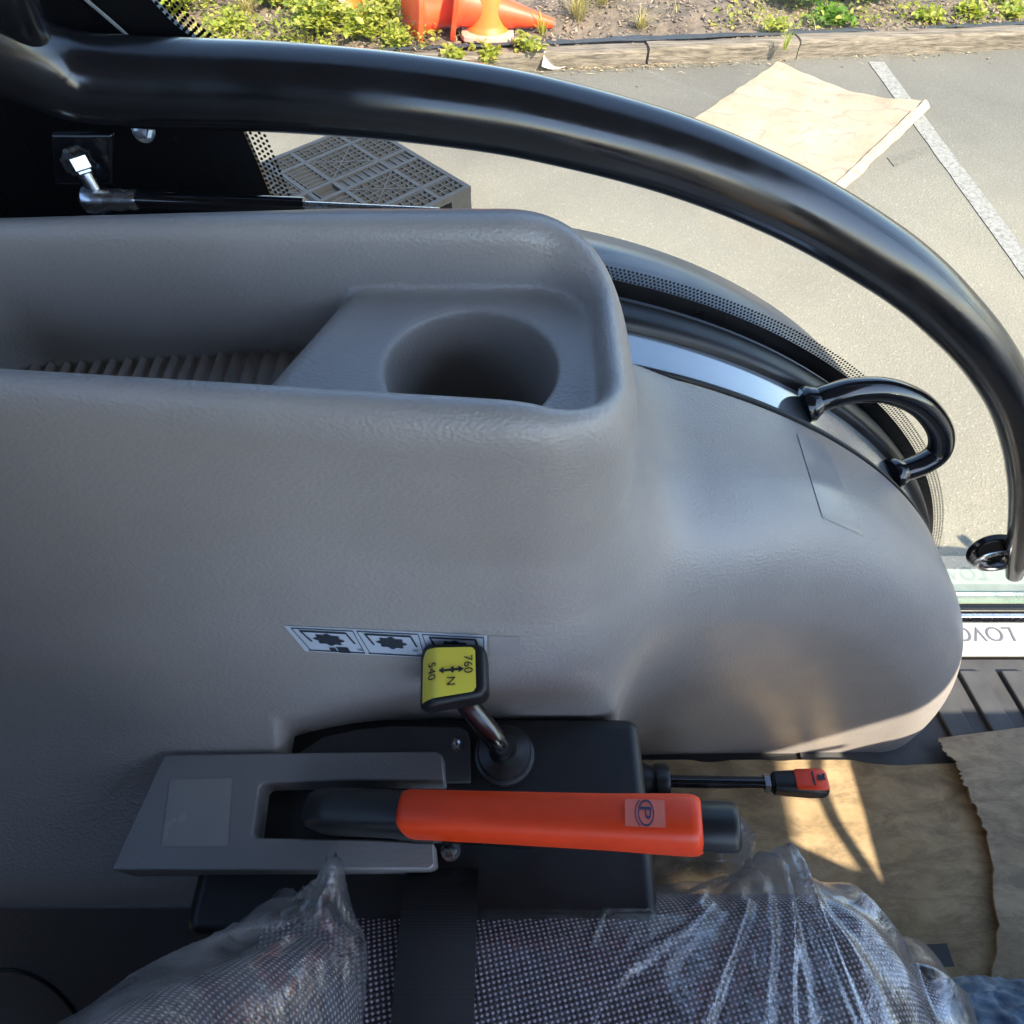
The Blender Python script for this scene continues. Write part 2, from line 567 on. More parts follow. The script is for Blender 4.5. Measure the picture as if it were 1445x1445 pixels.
def build(name, geo, mat, parent=None, base=None, smooth=True, bevel=0.0, seg=2, uv=None, world=False, angle=40):
    """geo: list of (V, F), V eye-relative unless world; ONE mesh object."""
    if isinstance(geo, tuple):
        geo = [geo]
    Vs, Fs, n = [], [], 0
    for V, Fc in geo:
        V = np.asarray(V, dtype=float).reshape(-1, 3)
        Vs.append(V)
        Fs += [tuple(int(i) + n for i in f) for f in Fc]
        n += len(V)
    V = np.vstack(Vs)
    if not world:
        V = V + np.array([0, 0, H])
    if parent is not None:
        org = wloc(parent)
    elif base is not None:
        org = np.array(base, dtype=float) + (np.array([0, 0, 0]) if world else np.array([0, 0, H]))
    else:
        org = np.array([V[:, 0].mean(), V[:, 1].mean(), V[:, 2].min()])
    me = bpy.data.meshes.new(name)
    me.from_pydata((V - org).tolist(), [], Fs)
    me.validate()
    me.update()
    if uv is not None:
        ul = me.uv_layers.new(name='uv')
        li = np.zeros(len(me.loops), dtype=np.int32)
        me.loops.foreach_get('vertex_index', li)
        ul.data.foreach_set('uv', np.asarray(uv, dtype=np.float32)[li].ravel())
    o = bpy.data.objects.new(name, me)
    COL.objects.link(o)
    me.materials.append(MAT[mat] if isinstance(mat, str) else mat)
    if parent is not None:
        o.parent = parent
    else:
        o.location = org
    if smooth:
        me.polygons.foreach_set('use_smooth', [True] * len(me.polygons))
        if angle is not None and not bevel:
            try:
                me.set_sharp_from_angle(angle=R(angle))
            except Exception:
                pass
    if bevel:
        md = o.modifiers.new('bevel', 'BEVEL')
        md.width = bevel
        md.segments = seg
        md.limit_method = 'ANGLE'
        md.angle_limit = R(35)
        md.harden_normals = True
    return o


def box(c, size, rz=0.0, M=None):
    x, y, z = (s / 2 for s in size)
    V = np.array([(-x, -y, -z), (x, -y, -z), (x, y, -z), (-x, y, -z), (-x, -y, z), (x, -y, z), (x, y, z), (-x, y, z)])
    if M is not None:
        V = V @ np.array(M).T
    elif rz:
        a, b = math.cos(rz), math.sin(rz)
        V = np.stack([V[:, 0] * a - V[:, 1] * b, V[:, 0] * b + V[:, 1] * a, V[:, 2]], 1)
    return V + np.array(c), [(0, 3, 2, 1), (4, 5, 6, 7), (0, 1, 5, 4), (1, 2, 6, 5), (2, 3, 7, 6), (3, 0, 4, 7)]


def bx(x0, x1, y0, y1, z0, z1):
    return box(((x0 + x1) / 2, (y0 + y1) / 2, (z0 + z1) / 2), (x1 - x0, y1 - y0, z1 - z0))


def spline(pts, n):
    """Catmull-Rom through pts."""
    P = np.asarray(pts, dtype=float)
    P = np.vstack([2 * P[0] - P[1], P, 2 * P[-1] - P[-2]])
    k = len(P) - 3
    out = []
    for t in np.linspace(0, k, n):
        i = min(int(t), k - 1)
        f = t - i
        a, b, c, d = P[i], P[i + 1], P[i + 2], P[i + 3]
        out.append(0.5 * ((2 * b) + (c - a) * f + (2 * a - 5 * b + 4 * c - d) * f * f + (3 * b - a - 3 * c + d) * f ** 3))
    return np.array(out)


def frames(P, up=(0, 0, 1)):
    T = np.gradient(P, axis=0)
    T /= np.linalg.norm(T, axis=1)[:, None]
    N = []
    n = np.array(up, dtype=float)
    for t in T:
        n = n - t * n.dot(t)
        n /= np.linalg.norm(n) + 1e-12
        N.append(n.copy())
    N = np.array(N)
    return T, N, np.cross(T, N)


def tube(P, r, seg=20, caps=True, up=(0, 0, 1)):
    P = np.asarray(P, dtype=float)
    r = np.broadcast_to(np.asarray(r, dtype=float), (len(P),))
    T, N, B = frames(P, up)
    a = np.linspace(0, 2 * math.pi, seg, endpoint=False)
    V = (P[:, None, :] + r[:, None, None] * (np.cos(a)[None, :, None] * N[:, None, :] + np.sin(a)[None, :, None] * B[:, None, :])).reshape(-1, 3)
    Fc = []
    for i in range(len(P) - 1):
        for j in range(seg):
            k = (j + 1) % seg
            Fc.append((i * seg + j, i * seg + k, (i + 1) * seg + k, (i + 1) * seg + j))
    if caps:
        Fc.append(tuple(range(seg))[::-1])
        Fc.append(tuple(range((len(P) - 1) * seg, len(P) * seg)))
    return V, Fc


def lathe(prof, origin, axis, seg=32):
    """prof: list of (r, h) along axis."""
    ax = Vector(axis).normalized()
    q = ax.to_track_quat('Z', 'Y').to_matrix()
    a = np.linspace(0, 2 * math.pi, seg, endpoint=False)
    V = []
    for r, h in prof:
        for t in a:
            V.append(np.array(q @ Vector((r * math.cos(t), r * math.sin(t), h))) + np.array(origin))
    Fc = []
    for i in range(len(prof) - 1):
        for j in range(seg):
            k = (j + 1) % seg
            Fc.append((i * seg + j, i * seg + k, (i + 1) * seg + k, (i + 1) * seg + j))
    Fc.append(tuple(range(seg))[::-1])
    Fc.append(tuple(range((len(prof) - 1) * seg, len(prof) * seg)))
    return np.array(V), Fc


def prism(poly, d):
    """poly: 3-D outline points, extruded by vector d."""
    P = np.asarray(poly, dtype=float)
    n = len(P)
    V = np.vstack([P, P + np.asarray(d)])
    nrm = np.zeros(3)
    for i in range(n):
        nrm += np.cross(P[i], P[(i + 1) % n])
    Fc = [tuple(range(n))[::-1], tuple(range(n, 2 * n))] + [(i, (i + 1) % n, n + (i + 1) % n, n + i) for i in range(n)]
    if nrm.dot(np.asarray(d)) < 0:
        Fc = [f[::-1] for f in Fc]
    return V, Fc


def grid_faces(nu, nv, off=0):
    return [(off + i * nv + j, off + (i + 1) * nv + j, off + (i + 1) * nv + j + 1, off + i * nv + j + 1) for i in range(nu - 1) for j in range(nv - 1)]


def sheet(P, thick, nrm=(0, 0, -1)):
    """P: (nu, nv, 3) grid made into a closed sheet of given thickness."""
    nu, nv, _ = P.shape
    top = P.reshape(-1, 3)
    bot = top + np.asarray(nrm) * thick
    n = nu * nv
    Fc = grid_faces(nu, nv)
    Fb = [f[::-1] for f in grid_faces(nu, nv, n)]
    ring = [i * nv for i in range(nu)] + [(nu - 1) * nv + j for j in range(1, nv)] + [i * nv + nv - 1 for i in range(nu - 2, -1, -1)] + [j for j in range(nv - 2, 0, -1)]
    Fr = [(ring[i], n + ring[i], n + ring[(i + 1) % len(ring)], ring[(i + 1) % len(ring)]) for i in range(len(ring))]
    return np.vstack([top, bot]), Fc + Fb + [f[::-1] for f in Fr]


def nz(x, y=0.0, z=0.0):
    return mnoise.noise(Vector((x, y, z)))


# signed-distance surfacing: one continuous skin
def surface_net(f, lo, hi, h, project=2):
    ax = [np.arange(lo[i], hi[i] + h * 0.5, h, dtype=np.float32) for i in range(3)]
    nx, ny, nzz = (len(a) for a in ax)
    val = np.empty((nx, ny, nzz), dtype=np.float32)
    Y, Z = np.meshgrid(ax[1], ax[2], indexing='ij')
    for i in range(0, nx, 16):
        X = ax[0][i:i + 16][:, None, None]
        sh = (X.shape[0], ny, nzz)
        val[i:i + 16] = f(np.broadcast_to(X, sh), np.broadcast_to(Y, sh), np.broadcast_to(Z, sh))
    neg = val < 0
    s = neg[:-1, :-1, :-1].astype(np.uint8)
    tot = np.zeros_like(s)
    cor = [(a, b, c) for a in (0, 1) for b in (0, 1) for c in (0, 1)]
    for a, b, c in cor:
        tot += neg[a:nx - 1 + a, b:ny - 1 + b, c:nzz - 1 + c]
    act = (tot > 0) & (tot < 8)
    I, J, K = np.nonzero(act)
    idx = -np.ones(act.shape, dtype=np.int64)
    idx[I, J, K] = np.arange(len(I))
    acc = np.zeros((len(I), 3))
    cnt = np.zeros(len(I))
    for p in cor:
        for d in range(3):
            if p[d] == 0:
                q = list(p); q[d] = 1
                va = val[I + p[0], J + p[1], K + p[2]]
                vb = val[I + q[0], J + q[1], K + q[2]]
                cr = (va < 0) != (vb < 0)
                t = np.where(cr, va / np.where(va == vb, 1, va - vb), 0)
                pt = np.array(p, dtype=float)[None, :].repeat(len(I), 0)
                pt[:, d] = t
                acc[cr] += pt[cr]
                cnt[cr] += 1
    V = (acc / cnt[:, None] + np.stack([I, J, K], 1)) * h + np.array(lo)
    for _ in range(project):
        e = 5e-4
        x, y, z = V.T
        v0 = f(x, y, z)
        g = np.stack([f(x + e, y, z) - f(x - e, y, z), f(x, y + e, z) - f(x, y - e, z), f(x, y, z + e) - f(x, y, z - e)], 1) / (2 * e)
        gg = np.maximum((g * g).sum(1), 0.2)
        V = V - np.clip(v0 / gg, -h, h)[:, None] * g * 0.9
    faces = []
    for d in range(3):
        a = [slice(None)] * 3; b = [slice(None)] * 3
        a[d] = slice(0, -1); b[d] = slice(1, None)
        na, nb = neg[tuple(a)], neg[tuple(b)]
        ch = na != nb
        o1, o2 = [(1, 2), (2, 0), (0, 1)][d]
        E = np.stack(np.nonzero(ch), 1)
        ok = np.ones(len(E), bool)
        for oo in (o1, o2):
            ok &= (E[:, oo] >= 1) & (E[:, oo] < act.shape[oo])
        E = E[ok]
        sgn = na[tuple(E.T)]
        def cell(d1, d2):
            Q = E.copy(); Q[:, o1] -= d1; Q[:, o2] -= d2
            return idx[tuple(Q.T)]
        q = np.stack([cell(1, 1), cell(0, 1), cell(0, 0), cell(1, 0)], 1)
        q[~sgn] = q[~sgn][:, ::-1]
        q = q[(q >= 0).all(1)]
        faces.append(q)
    return V, np.vstack(faces)


def build_net(name, net, mat, parent):
    V, Fq = net
    V = V + np.array([0, 0, H]) - wloc(parent)
    me = bpy.data.meshes.new(name)
    me.vertices.add(len(V))
    me.vertices.foreach_set('co', V.astype(np.float32).ravel())
    me.loops.add(Fq.size)
    me.loops.foreach_set('vertex_index', Fq.astype(np.int32).ravel())
    me.polygons.add(len(Fq))
    me.polygons.foreach_set('loop_start', np.arange(0, Fq.size, 4, dtype=np.int32))
    me.polygons.foreach_set('use_smooth', [True] * len(Fq))
    me.update(calc_edges=True)
    me.validate()
    o = bpy.data.objects.new(name, me)
    COL.objects.link(o)
    me.materials.append(MAT[mat])
    o.parent = parent
    return o


def smin(a, b, k):
    h = np.clip(0.5 + 0.5 * (b - a) / k, 0, 1)
    return b * (1 - h) + a * h - k * h * (1 - h)


def smax(a, b, k):
    return -smin(-a, -b, k)


def text_mesh(s):
    """Flat glyph outlines of a string, x to the right, y up, cap height about 1, centred."""
    cu = bpy.data.curves.new('glyphs', 'FONT')
    cu.body = s
    cu.align_x = 'CENTER'
    cu.align_y = 'CENTER'
    o = bpy.data.objects.new('glyphs', cu)
    COL.objects.link(o)
    dg = bpy.context.evaluated_depsgraph_get()
    oe = o.evaluated_get(dg)
    me = oe.to_mesh()
    V = np.array([v.co[:] for v in me.vertices])
    Fc = [tuple(p.vertices) for p in me.polygons]
    oe.to_mesh_clear()
    bpy.data.objects.remove(o)
    bpy.data.curves.remove(cu)
    V = V - (V.max(0) + V.min(0)) / 2
    V[:, :2] /= max(V[:, 1].max() - V[:, 1].min(), 1e-6)
    return V, Fc


# ================================================================== LARGE STRUCTURE: ground, bed
def ground_sheet(name, x0, x1, y0, y1, nx, ny, zf, mat):
    xs = np.linspace(x0, x1, nx); ys = np.linspace(y0, y1, ny)
    P = np.array([[(x, y, zf(x, y)) for y in ys] for x in xs])
    return build(name, (P.reshape(-1, 3), grid_faces(nx, ny)), mat, world=True, base=(0, 0, 0))


asph = ground_sheet('asphalt_ground', -150, 150, -150, 150, 3, 3, lambda x, y: 0.0, 'asphalt')
tag(asph, 'sunlit grey-beige asphalt of the car park', kind='structure')

ka = gr(730, 100)[:2]; kb = gr(1445, 70)[:2]
kd = (kb - ka) / np.linalg.norm(kb - ka)
kn = np.array([-kd[1], kd[0]])


def kp(s, t, z=0.0):          # s along the kerb (0 at x=0.04), t behind its face
    q = ka + kd * s + kn * t
    return np.array([q[0], q[1], z])


ns, ntt = 150, 40
P = []
for i in range(ns):
    row = []
    for j in range(ntt):
        s = -14 + 32 * i / (ns - 1)
        t = 0.11 + 6.0 * (j / (ntt - 1)) ** 1.5
        p = kp(s, t)
        p[2] = 0.085 + 0.05 * nz(p[0] * 2.2, p[1] * 2.2) + 0.025 * nz(p[0] * 7, p[1] * 7, 3) + 0.05 * min(1, t)
        row.append(p)
    P.append(row)
bed = build('garden_bed_soil', (np.array(P).reshape(-1, 3), grid_faces(ns, ntt)), 'soil', world=True, base=(0, 6, 0))
tag(bed, 'bare brown soil of the garden bed behind the timber edging', kind='structure')

# painted bay line
l0 = gr(1236, 88); l1 = gr(1445, 372)
ld = (l1 - l0)[:2] / np.linalg.norm((l1 - l0)[:2])
ln = np.array([-ld[1], ld[0]]) * 0.055
nl = 60
Lv = []
for i in range(nl):
    q = l0[:2] + ld * (i / (nl - 1)) * 5.4
    e1 = 1 + 0.10 * nz(i * 0.9, 1.3); e2 = 1 + 0.10 * nz(i * 0.8, 7.7)
    Lv += [(*(q + ln * e1), 0.004), (*(q - ln * e2), 0.004)]
bl = build('bay_line', (np.array(Lv), [(2 * i, 2 * i + 1, 2 * i + 3, 2 * i + 2) for i in range(nl - 1)]), 'line', world=True)
tag(bl, 'worn white painted parking bay line on the asphalt', kind='structure')
pm = [gr(1252, 222, 0.004), gr(1262, 235, 0.004), gr(1312, 212, 0.004), gr(1305, 206, 0.004)]
fm = build('faded_paint_mark', (np.array(pm), [(0, 1, 2, 3)]), simple('faded_paint', (0.15, 0.14, 0.108), 0.9, var=0.25, nscale=30), world=True)
tag(fm, 'faint faded paint smear on the asphalt beside the bay line', kind='structure')

# ------------------------------------------------------------------ timber edging sleepers
sleeper_labels = ['weathered timber sleeper edging the bed behind the traffic cones', 'weathered timber sleeper edging behind the lying cardboard sheet',
                  'weathered timber sleeper edging at the top right of the car park']
for k, (s0, s1, dz) in enumerate([(-6.0, 0.95 - 0.02, 0.0), (0.95, 2.05, 0.004), (2.06, 8.5, 0.012)]):
    n = max(12, int((s1 - s0) * 14))
    prof = [(0.0, -0.02), (0.004, 0.045), (0.0, 0.085), (0.012, 0.102), (0.06, 0.107), (0.125, 0.100), (0.135, 0.08), (0.135, -0.02)]
    V = []
    for i in range(n):
        s = s0 + (s1 - s0) * i / (n - 1)
        for j, (t, z) in enumerate(prof):
            wob = 0.007 * nz(s * 3.1, j * 2.1, k) + 0.005 * nz(s * 11, j * 3.7, k)
            V.append(kp(s, t + wob + 0.004 * k, max(-0.02, z + dz + 0.6 * wob if z > 0 else z)))
    m = len(prof)
    Fc = [(i * m + j, (i + 1) * m + j, (i + 1) * m + j + 1, i * m + j + 1) for i in range(n - 1) for j in range(m - 1)]
    Fc += [tuple(range(m))[::-1], tuple(range((n - 1) * m, n * m))]
    Fc = [f[::-1] for f in Fc]
    o = build('timber_sleeper', (np.array(V), Fc), 'timber', world=True)
    tag(o, sleeper_labels[k], 'sleeper', 'timber sleepers edging the garden bed')

# ================================================================== TRACTOR: shared fender geometry
CX, CZ, RF = -0.075, -1.02, 0.672       # fender arc centre and radius in the x-z plane


def fender_z(x, dr=0.0):
    r = RF + dr
    if x <= CX:
        return CZ + r
    q = r * r - (x - CX) ** 2
    return CZ + math.sqrt(q) if q > 0 else -9


def arc_pts(y, dr, a0, a1, n):
    """points on the fender arc; a = angle from straight up towards the nose, in degrees; negative = run back along x."""
    out = []
    for a in np.linspace(a0, a1, n):
        r = RF + dr
        if a < 0:
            out.append((CX + a / 90.0, y, CZ + r))
        else:
            out.append((CX + r * math.sin(R(a)), y, CZ + r * math.cos(R(a))))
    return np.array(out)


# near wall of the console: y of the wall as a function of z (eye-relative)
_zk = np.array([-1.2, -0.70, -0.535, -0.518, -0.508, -0.500, -0.490, -0.475, -0.448, -0.414, -0.37, -0.325, -0.27, -0.235, -0.10])
_yk = np.array([0.030, 0.030, 0.034, 0.046, 0.058, 0.070, 0.085, 0.105, 0.133, 0.160, 0.180, 0.1905, 0.1965, 0.199, 0.203])
_zt = np.linspace(-1.2, -0.1, 1101)
_yt = np.interp(_zt, _zk, _yk)
_ker = np.hanning(17); _ker /= _ker.sum()
_yt = np.convolve(np.pad(_yt, 8, mode='edge'), _ker, mode='valid')
_dyt = np.gradient(_yt, _zt)


def console_sdf(x, y, z):
    # fender cylinder
    dx = np.maximum(x - CX, 0)
    dz = z - CZ
    r = np.sqrt(dx * dx + np.maximum(dz, 0) ** 2)
    r = np.where(dz < 0, dx, r)
    rr = 0.085
    qa = r - RF + rr
    aw = np.clip((0.32 - x) / 0.27, 0, 1); aw = aw * aw * (3 - 2 * aw)
    gw = np.clip((z + 1.02) / 0.36, 0, 1); gw = gw * gw * (3 - 2 * gw)
    qb = 0.258 - 0.052 * aw * gw - y + rr
    fend = np.sqrt(np.maximum(qa, 0) ** 2 + np.maximum(qb, 0) ** 2) + np.minimum(np.maximum(qa, qb), 0) - rr
    fend = smax(fend, y - 0.402, 0.008)
    # console block
    sh = 0.085 * np.clip(-x, -0.02, 0.5) * np.clip((z + 0.40) / 0.15, 0, 1)
    yn = np.interp(z, _zt, _yt)
    dy = np.interp(z, _zt, _dyt)
    near = (yn + sh - y) / np.sqrt(1 + dy * dy)
    top = z + 0.214
    far = y - 0.388 + 0.05 * np.maximum(-x - 0.10, 0)
    blk = smax(near, top, 0.028)
    blk = smax(blk, far, 0.04)
    blk = smax(blk, x - 0.070 + 0.03 * (z + 0.22), 0.075)
    # cut for the control box under the levers
    cutb = np.maximum(np.maximum(-0.150 - x, y - 0.154 + 0.6 * np.clip(-0.06 - x, 0, 0.2) ** 1.5), z + 0.20)
    blk = smax(blk, -cutb, 0.010)
    body = smin(fend, blk, 0.070)
    body = smax(body, -np.maximum(cutb, x - 0.094), 0.010)
    body = smax(body, y - 0.402 - np.clip((0.088 - x) * 4.0, 0, 0.5), 0.006)
    # tray cavity
    cx0, cx1 = -0.345, 0.050
    cy0 = 0.2200 + 0.085 * np.clip(-x, -0.02, 0.5)
    cy1 = 0.348
    w_ = np.clip((-0.22 - z), 0, 0.1) * 0.10          # draft
    yc = (cy0 + cy1) / 2; hy = (cy1 - cy0) / 2 - w_
    xc = (cx0 + cx1) / 2; hx = (cx1 - cx0) / 2 - w_
    ax_ = np.abs(x - xc) - hx + 0.034
    ay_ = np.abs(y - yc) - hy + 0.034
    pl = np.sqrt(np.maximum(ax_, 0) ** 2 + np.maximum(ay_, 0) ** 2) + np.minimum(np.maximum(ax_, ay_), 0) - 0.034
    cav = smax(pl, -0.317 - z, 0.02)
    # shelf with the cup hole, filling the right end of the cavity
    shelf_left = -0.103 - 0.42 * (0.335 - y) - 0.45 * np.clip(-0.256 - z, 0, 0.1)
    shelf = smax(z + 0.256, shelf_left - x, 0.010)
    cav = smax(cav, -shelf, 0.006)
    rad = np.sqrt((x + 0.0225) ** 2 + (y - 0.279) ** 2)
    cup = smax(rad - 0.0480 - 0.05 * (z + 0.256), -0.345 - z, 0.01)
    cav = smin(cav, np.maximum(cup, z + 0.20), 0.004)
    return smax(body, -cav, 0.014)


def trace(u, v):
    """first hit of the line of sight through photograph pixels with the console skin."""
    u = np.atleast_1d(np.asarray(u, dtype=float)); v = np.atleast_1d(np.asarray(v, dtype=float))
    s = (722.5 - v) / F
    D = np.stack([(u - 722.5) / F, cp + sp_ * s, -sp_ + cp * s], 1)
    t = np.full(len(u), 0.2)
    for _ in range(120):
        p = D * t[:, None]
        t = t + 0.6 * console_sdf(p[:, 0], p[:, 1], p[:, 2])
    if (t > 1.3).any():
        raise ValueError('decal misses the console')
    p = D * t[:, None]
    e = 1e-3
    x, y, z = p.T
    g = np.stack([console_sdf(x + e, y, z) - console_sdf(x - e, y, z), console_sdf(x, y + e, z) - console_sdf(x, y - e, z), console_sdf(x, y, z + e) - console_sdf(x, y, z - e)], 1)
    g /= np.linalg.norm(g, axis=1)[:, None]
    return p, g


con = thing('fender_console', 'moulded grey plastic fender console with storage tray and cup holder', 'console', (0.1, 0.3, -0.95))
build_net('console_shell', surface_net(console_sdf, (-0.52, 0.012, -0.965), (0.66, 0.42, -0.190), 0.003), 'console', con)

# ridged rubber mat in the tray
V, Fc = [], []
n = 26
for i in range(n):
    x0 = -0.34 + i * 0.0105
    y0, y1 = 0.2335 - 0.085 * x0, 0.336
    b = len(V)
    for yy in (y0, y1):
        zt_ = -0.3125 + 0.016 * max(0, (x0 + 0.30) / 0.2)
        V += [(x0, yy, -0.316), (x0 + 0.0012, yy, zt_ + 0.007), (x0 + 0.0098, yy, zt_), (x0 + 0.0098, yy, -0.316)]
    Fc += [(b, b + 4, b + 5, b + 1), (b + 1, b + 5, b + 6, b + 2), (b + 2, b + 6, b + 7, b + 3), (b, b + 1, b + 2, b + 3), (b + 4, b + 7, b + 6, b + 5)]
build('ridged_tray_mat', (np.array(V), Fc), simple('tray_mat', (0.34, 0.29, 0.255), 0.6), con, smooth=False)['kind'] = 'stuff'


# decals that follow the console skin
def decal_pts(corners, AB, off):
    (tl, tr, br_, bl_) = [np.array(c, dtype=float) for c in corners]
    AB = np.asarray(AB, dtype=float)
    a = AB[:, 0:1]; b = AB[:, 1:2]
    px = tl * (1 - a) * (1 - b) + tr * a * (1 - b) + br_ * a * b + bl_ * (1 - a) * b
    p, g = trace(px[:, 0], px[:, 1])
    return p + g * off


def decal_grid(corners, off, nu=16, nv=6, round_c=0.0):
    AB = []
    for i in range(nu):
        for j in range(nv):
            a, b = i / (nu - 1), j / (nv - 1)
            AB.append((a, b))
    return decal_pts(corners, AB, off), [f[::-1] for f in grid_faces(nu, nv)]


def orient(V, Fc, g):
    return Fc


DC = [(401, 882), (687, 896), (687, 932), (431, 918)]
sticker = build('lever_position_sticker', decal_grid(DC, 0.0006, 24, 5), 'decal', con)
sym = []


def poly_d(pts, off=0.0011):
    V = decal_pts(DC, pts, off)
    return V, [tuple(range(len(pts)))[::-1]]


def line_d(p0, p1, wd, hd):
    (a0, b0), (a1, b1) = p0, p1
    if abs(b1 - b0) * 7 < abs(a1 - a0):
        return poly_d([(a0, b0 - hd), (a1, b1 - hd), (a1, b1 + hd), (a0, b0 + hd)])
    return poly_d([(a0 - wd, b0), (a0 + wd, b0), (a1 + wd, b1), (a1 - wd, b1)])


for k in range(3):
    a0 = 0.03 + k * 0.325; a1 = a0 + 0.305
    for (p, q, wd, hd) in [((a0, .07), (a1, .07), .002, .018), ((a0, .93), (a1, .93), .002, .018), ((a0, .07), (a0 + 0.01, .93), .0022, .02), ((a1, .07), (a1, .93), .0022, .02),
                           ((a0 + .030, .17), (a1 - .040, .17), .005, .035), ((a0 + .034, .17), (a0 + .055, .58), .0055, .05), ((a1 - .042, .17), (a1 - .026, .58), .0055, .05)]:
        sym.append(line_d(p, q, wd, hd))
    gp = []
    ga, gb = (a0 + a1) / 2 + 0.0, 0.47
    for t in range(32):
        an = 2 * math.pi * t / 32
        rad = 1.0 if (t % 4) in (0, 1) else 0.80
        gp.append((ga + 0.078 * rad * math.cos(an), gb + 0.235 * rad * math.sin(an)))
    sym.append(poly_d(gp))
    if k != 1:
        for (p, q) in [((ga - .03, .78), (ga + .005, .92)), ((ga + .012, .74), (ga + .075, .96))]:
            sym.append(poly_d([(p[0], p[1]), (q[0], p[1]), (q[0], q[1]), (p[0], q[1])]))
for s, ca, cb in (('540', 0.318, 0.80), ('540', 0.62, 0.72), ('760', 0.635, 0.88)):
    TV, TF = text_mesh(s)
    AB = [(ca + 0.013 * p[0], cb - 0.10 * p[1]) for p in TV]
    sym.append((decal_pts(DC, AB, 0.0011), TF))
build('sticker_symbols', sym, 'ink', sticker, smooth=False)
build('clear_label', decal_grid([(690, 897), (733, 898), (736, 926), (690, 926)], 0.0004, 8, 6), 'clearfilm', con)
build('clear_label', decal_grid([(1124, 612), (1164, 628), (1218, 756), (1160, 730)], 0.0006, 14, 20), 'clearfilm', con)

# lower side panel under the console (with its round recess line)
pq = np.array([(-0.62, 0.040, -0.524), (-0.215, 0.040, -0.524), (-0.17, -0.040, -0.66), (-0.62, -0.040, -0.66)])
build('lower_panel', prism(pq, (0, 0.03, -0.012)), 'console_side', con, bevel=0.003)
rc = at_z(8, 1440, -0.60)
arc = []
for t in np.linspace(-20, 200, 30):
    arc.append(rc + np.array([0.034 * math.cos(R(t)), 0.030 * math.sin(R(t)), 0.0]))
arc = np.array(arc)
arc[:, 2] = -0.524 - (0.040 - arc[:, 1]) / 0.080 * 0.136 + 0.0005
build('recess_groove', tube(arc, 0.0016, 8), 'blackplastic', con)

# trim edge bead along the outer rim of the fender
build('trim_bead', tube(arc_pts(0.4035, -0.002, -55, 78, 120), 0.0025, 8), 'rubber', con)

# ------------------------------------------------------------------ brake bezel, control box
cb = thing('control_box', 'black plastic control box under the levers beside the seat', 'control box', (0.0, 0.1, -0.95))
build('box_housing', bx(-0.20, 0.091, 0.022, 0.1535, -0.95, -0.474), 'blackplastic', cb, bevel=0.009, seg=3)
ZP = -0.4685
pl_px = [(422, 1062), (455, 1040), (500, 1030), (552, 1024), (650, 1026), (660, 1032), (664, 1044), (664, 1104), (422, 1104)]
build('bracket_plate', prism([at_z(u, v, ZP) for u, v in pl_px], (0, 0, -0.004)), 'darkplate', cb, smooth=False, bevel=0.0008)
bez = [(156, 1228), (230, 1067), (240, 1064), (616, 1060), (625, 1066), (627, 1102), (500, 1101), (372, 1105), (366, 1110), (357, 1176), (362, 1182), (520, 1184), (612, 1189), (614, 1220), (606, 1227)]
ZB = -0.452
bezel = build('brake_bezel', prism([at_z(u, v, ZB) for u, v in bez], (0, 0, -0.032)), 'bezel', cb, bevel=0.0075, seg=5)
lbq = np.array([at_z(u, v, ZB + 0.0004) for u, v in [(240, 1100), (328, 1098), (322, 1194), (228, 1194)]])
build('clear_label', (lbq, [(3, 2, 1, 0)]), 'clearfilm', bezel, smooth=False)


def bolt(name, p, ax, r, parent, socket=False):
    b = build(name, lathe([(r * 1.5, 0), (r * 1.5, 0.0012), (r * 1.42, 0.0018), (r * 1.02, 0.0018)], p, ax, 28), 'zinc', parent)
    hx = lathe([(r, 0), (r, r * 0.75), (r * 0.86, r * 0.95), (r * 0.3, r * (0.7 if socket else 1.0))], np.array(p) + np.array(Vector(ax).normalized()) * 0.0018, ax, 6)
    build('bolt_head', hx, 'zinc', b, smooth=False)
    return b


bolt('bolt', at_z(645, 1051, ZP + 0.0001), (0, 0, 1), 0.0030, cb, True)
bolt('bolt', at_z(636, 1201, -0.4735), (0, 0, 1), 0.0042, cb)
# dark seat-side bracket behind the cover
build('side_bracket', prism([at_z(u, v, -0.50) for u, v in [(318, 1236), (640, 1236), (640, 1330), (300, 1310)]], (0, 0, -0.02)), 'blackplastic', cb, bevel=0.003)

# ------------------------------------------------------------------ parking brake lever
pb = thing('parking_brake_lever', 'orange parking brake lever with black push button', 'lever', (-0.12, 0.09, -0.49))
A = at_z(432, 1143, -0.447); B_ = at_z(988, 1165, -0.392)
axd = (B_ - A) / np.linalg.norm(B_ - A)
LL = np.linalg.norm(B_ - A)
up = np.array([0, 0.10, 1.0]); up -= axd * up.dot(axd); up /= np.linalg.norm(up)
sd = np.cross(up, axd)


def super_loft(st, n=44, ex=4.0):
    """st: list of (along, half side, half height, centre up offset); superellipse sections."""
    V, Fc = [], []
    for (l, hs, hh, cu_) in st:
        for k in range(n):
            t = 2 * math.pi * k / n
            c, s = math.cos(t), math.sin(t)
            f = (abs(c) ** ex + abs(s) ** ex) ** (-1 / ex)
            V.append(A + axd * l + sd * (c * f * hs) + up * (s * f * hh * 1.25 + cu_))
    for i in range(len(st) - 1):
        for k in range(n):
            q = (k + 1) % n
            Fc.append((i * n + k, i * n + q, (i + 1) * n + q, (i + 1) * n + k))
    Fc.append(tuple(range(n))[::-1]); Fc.append(tuple(range((len(st) - 1) * n, len(st) * n)))
    return np.array(V), Fc


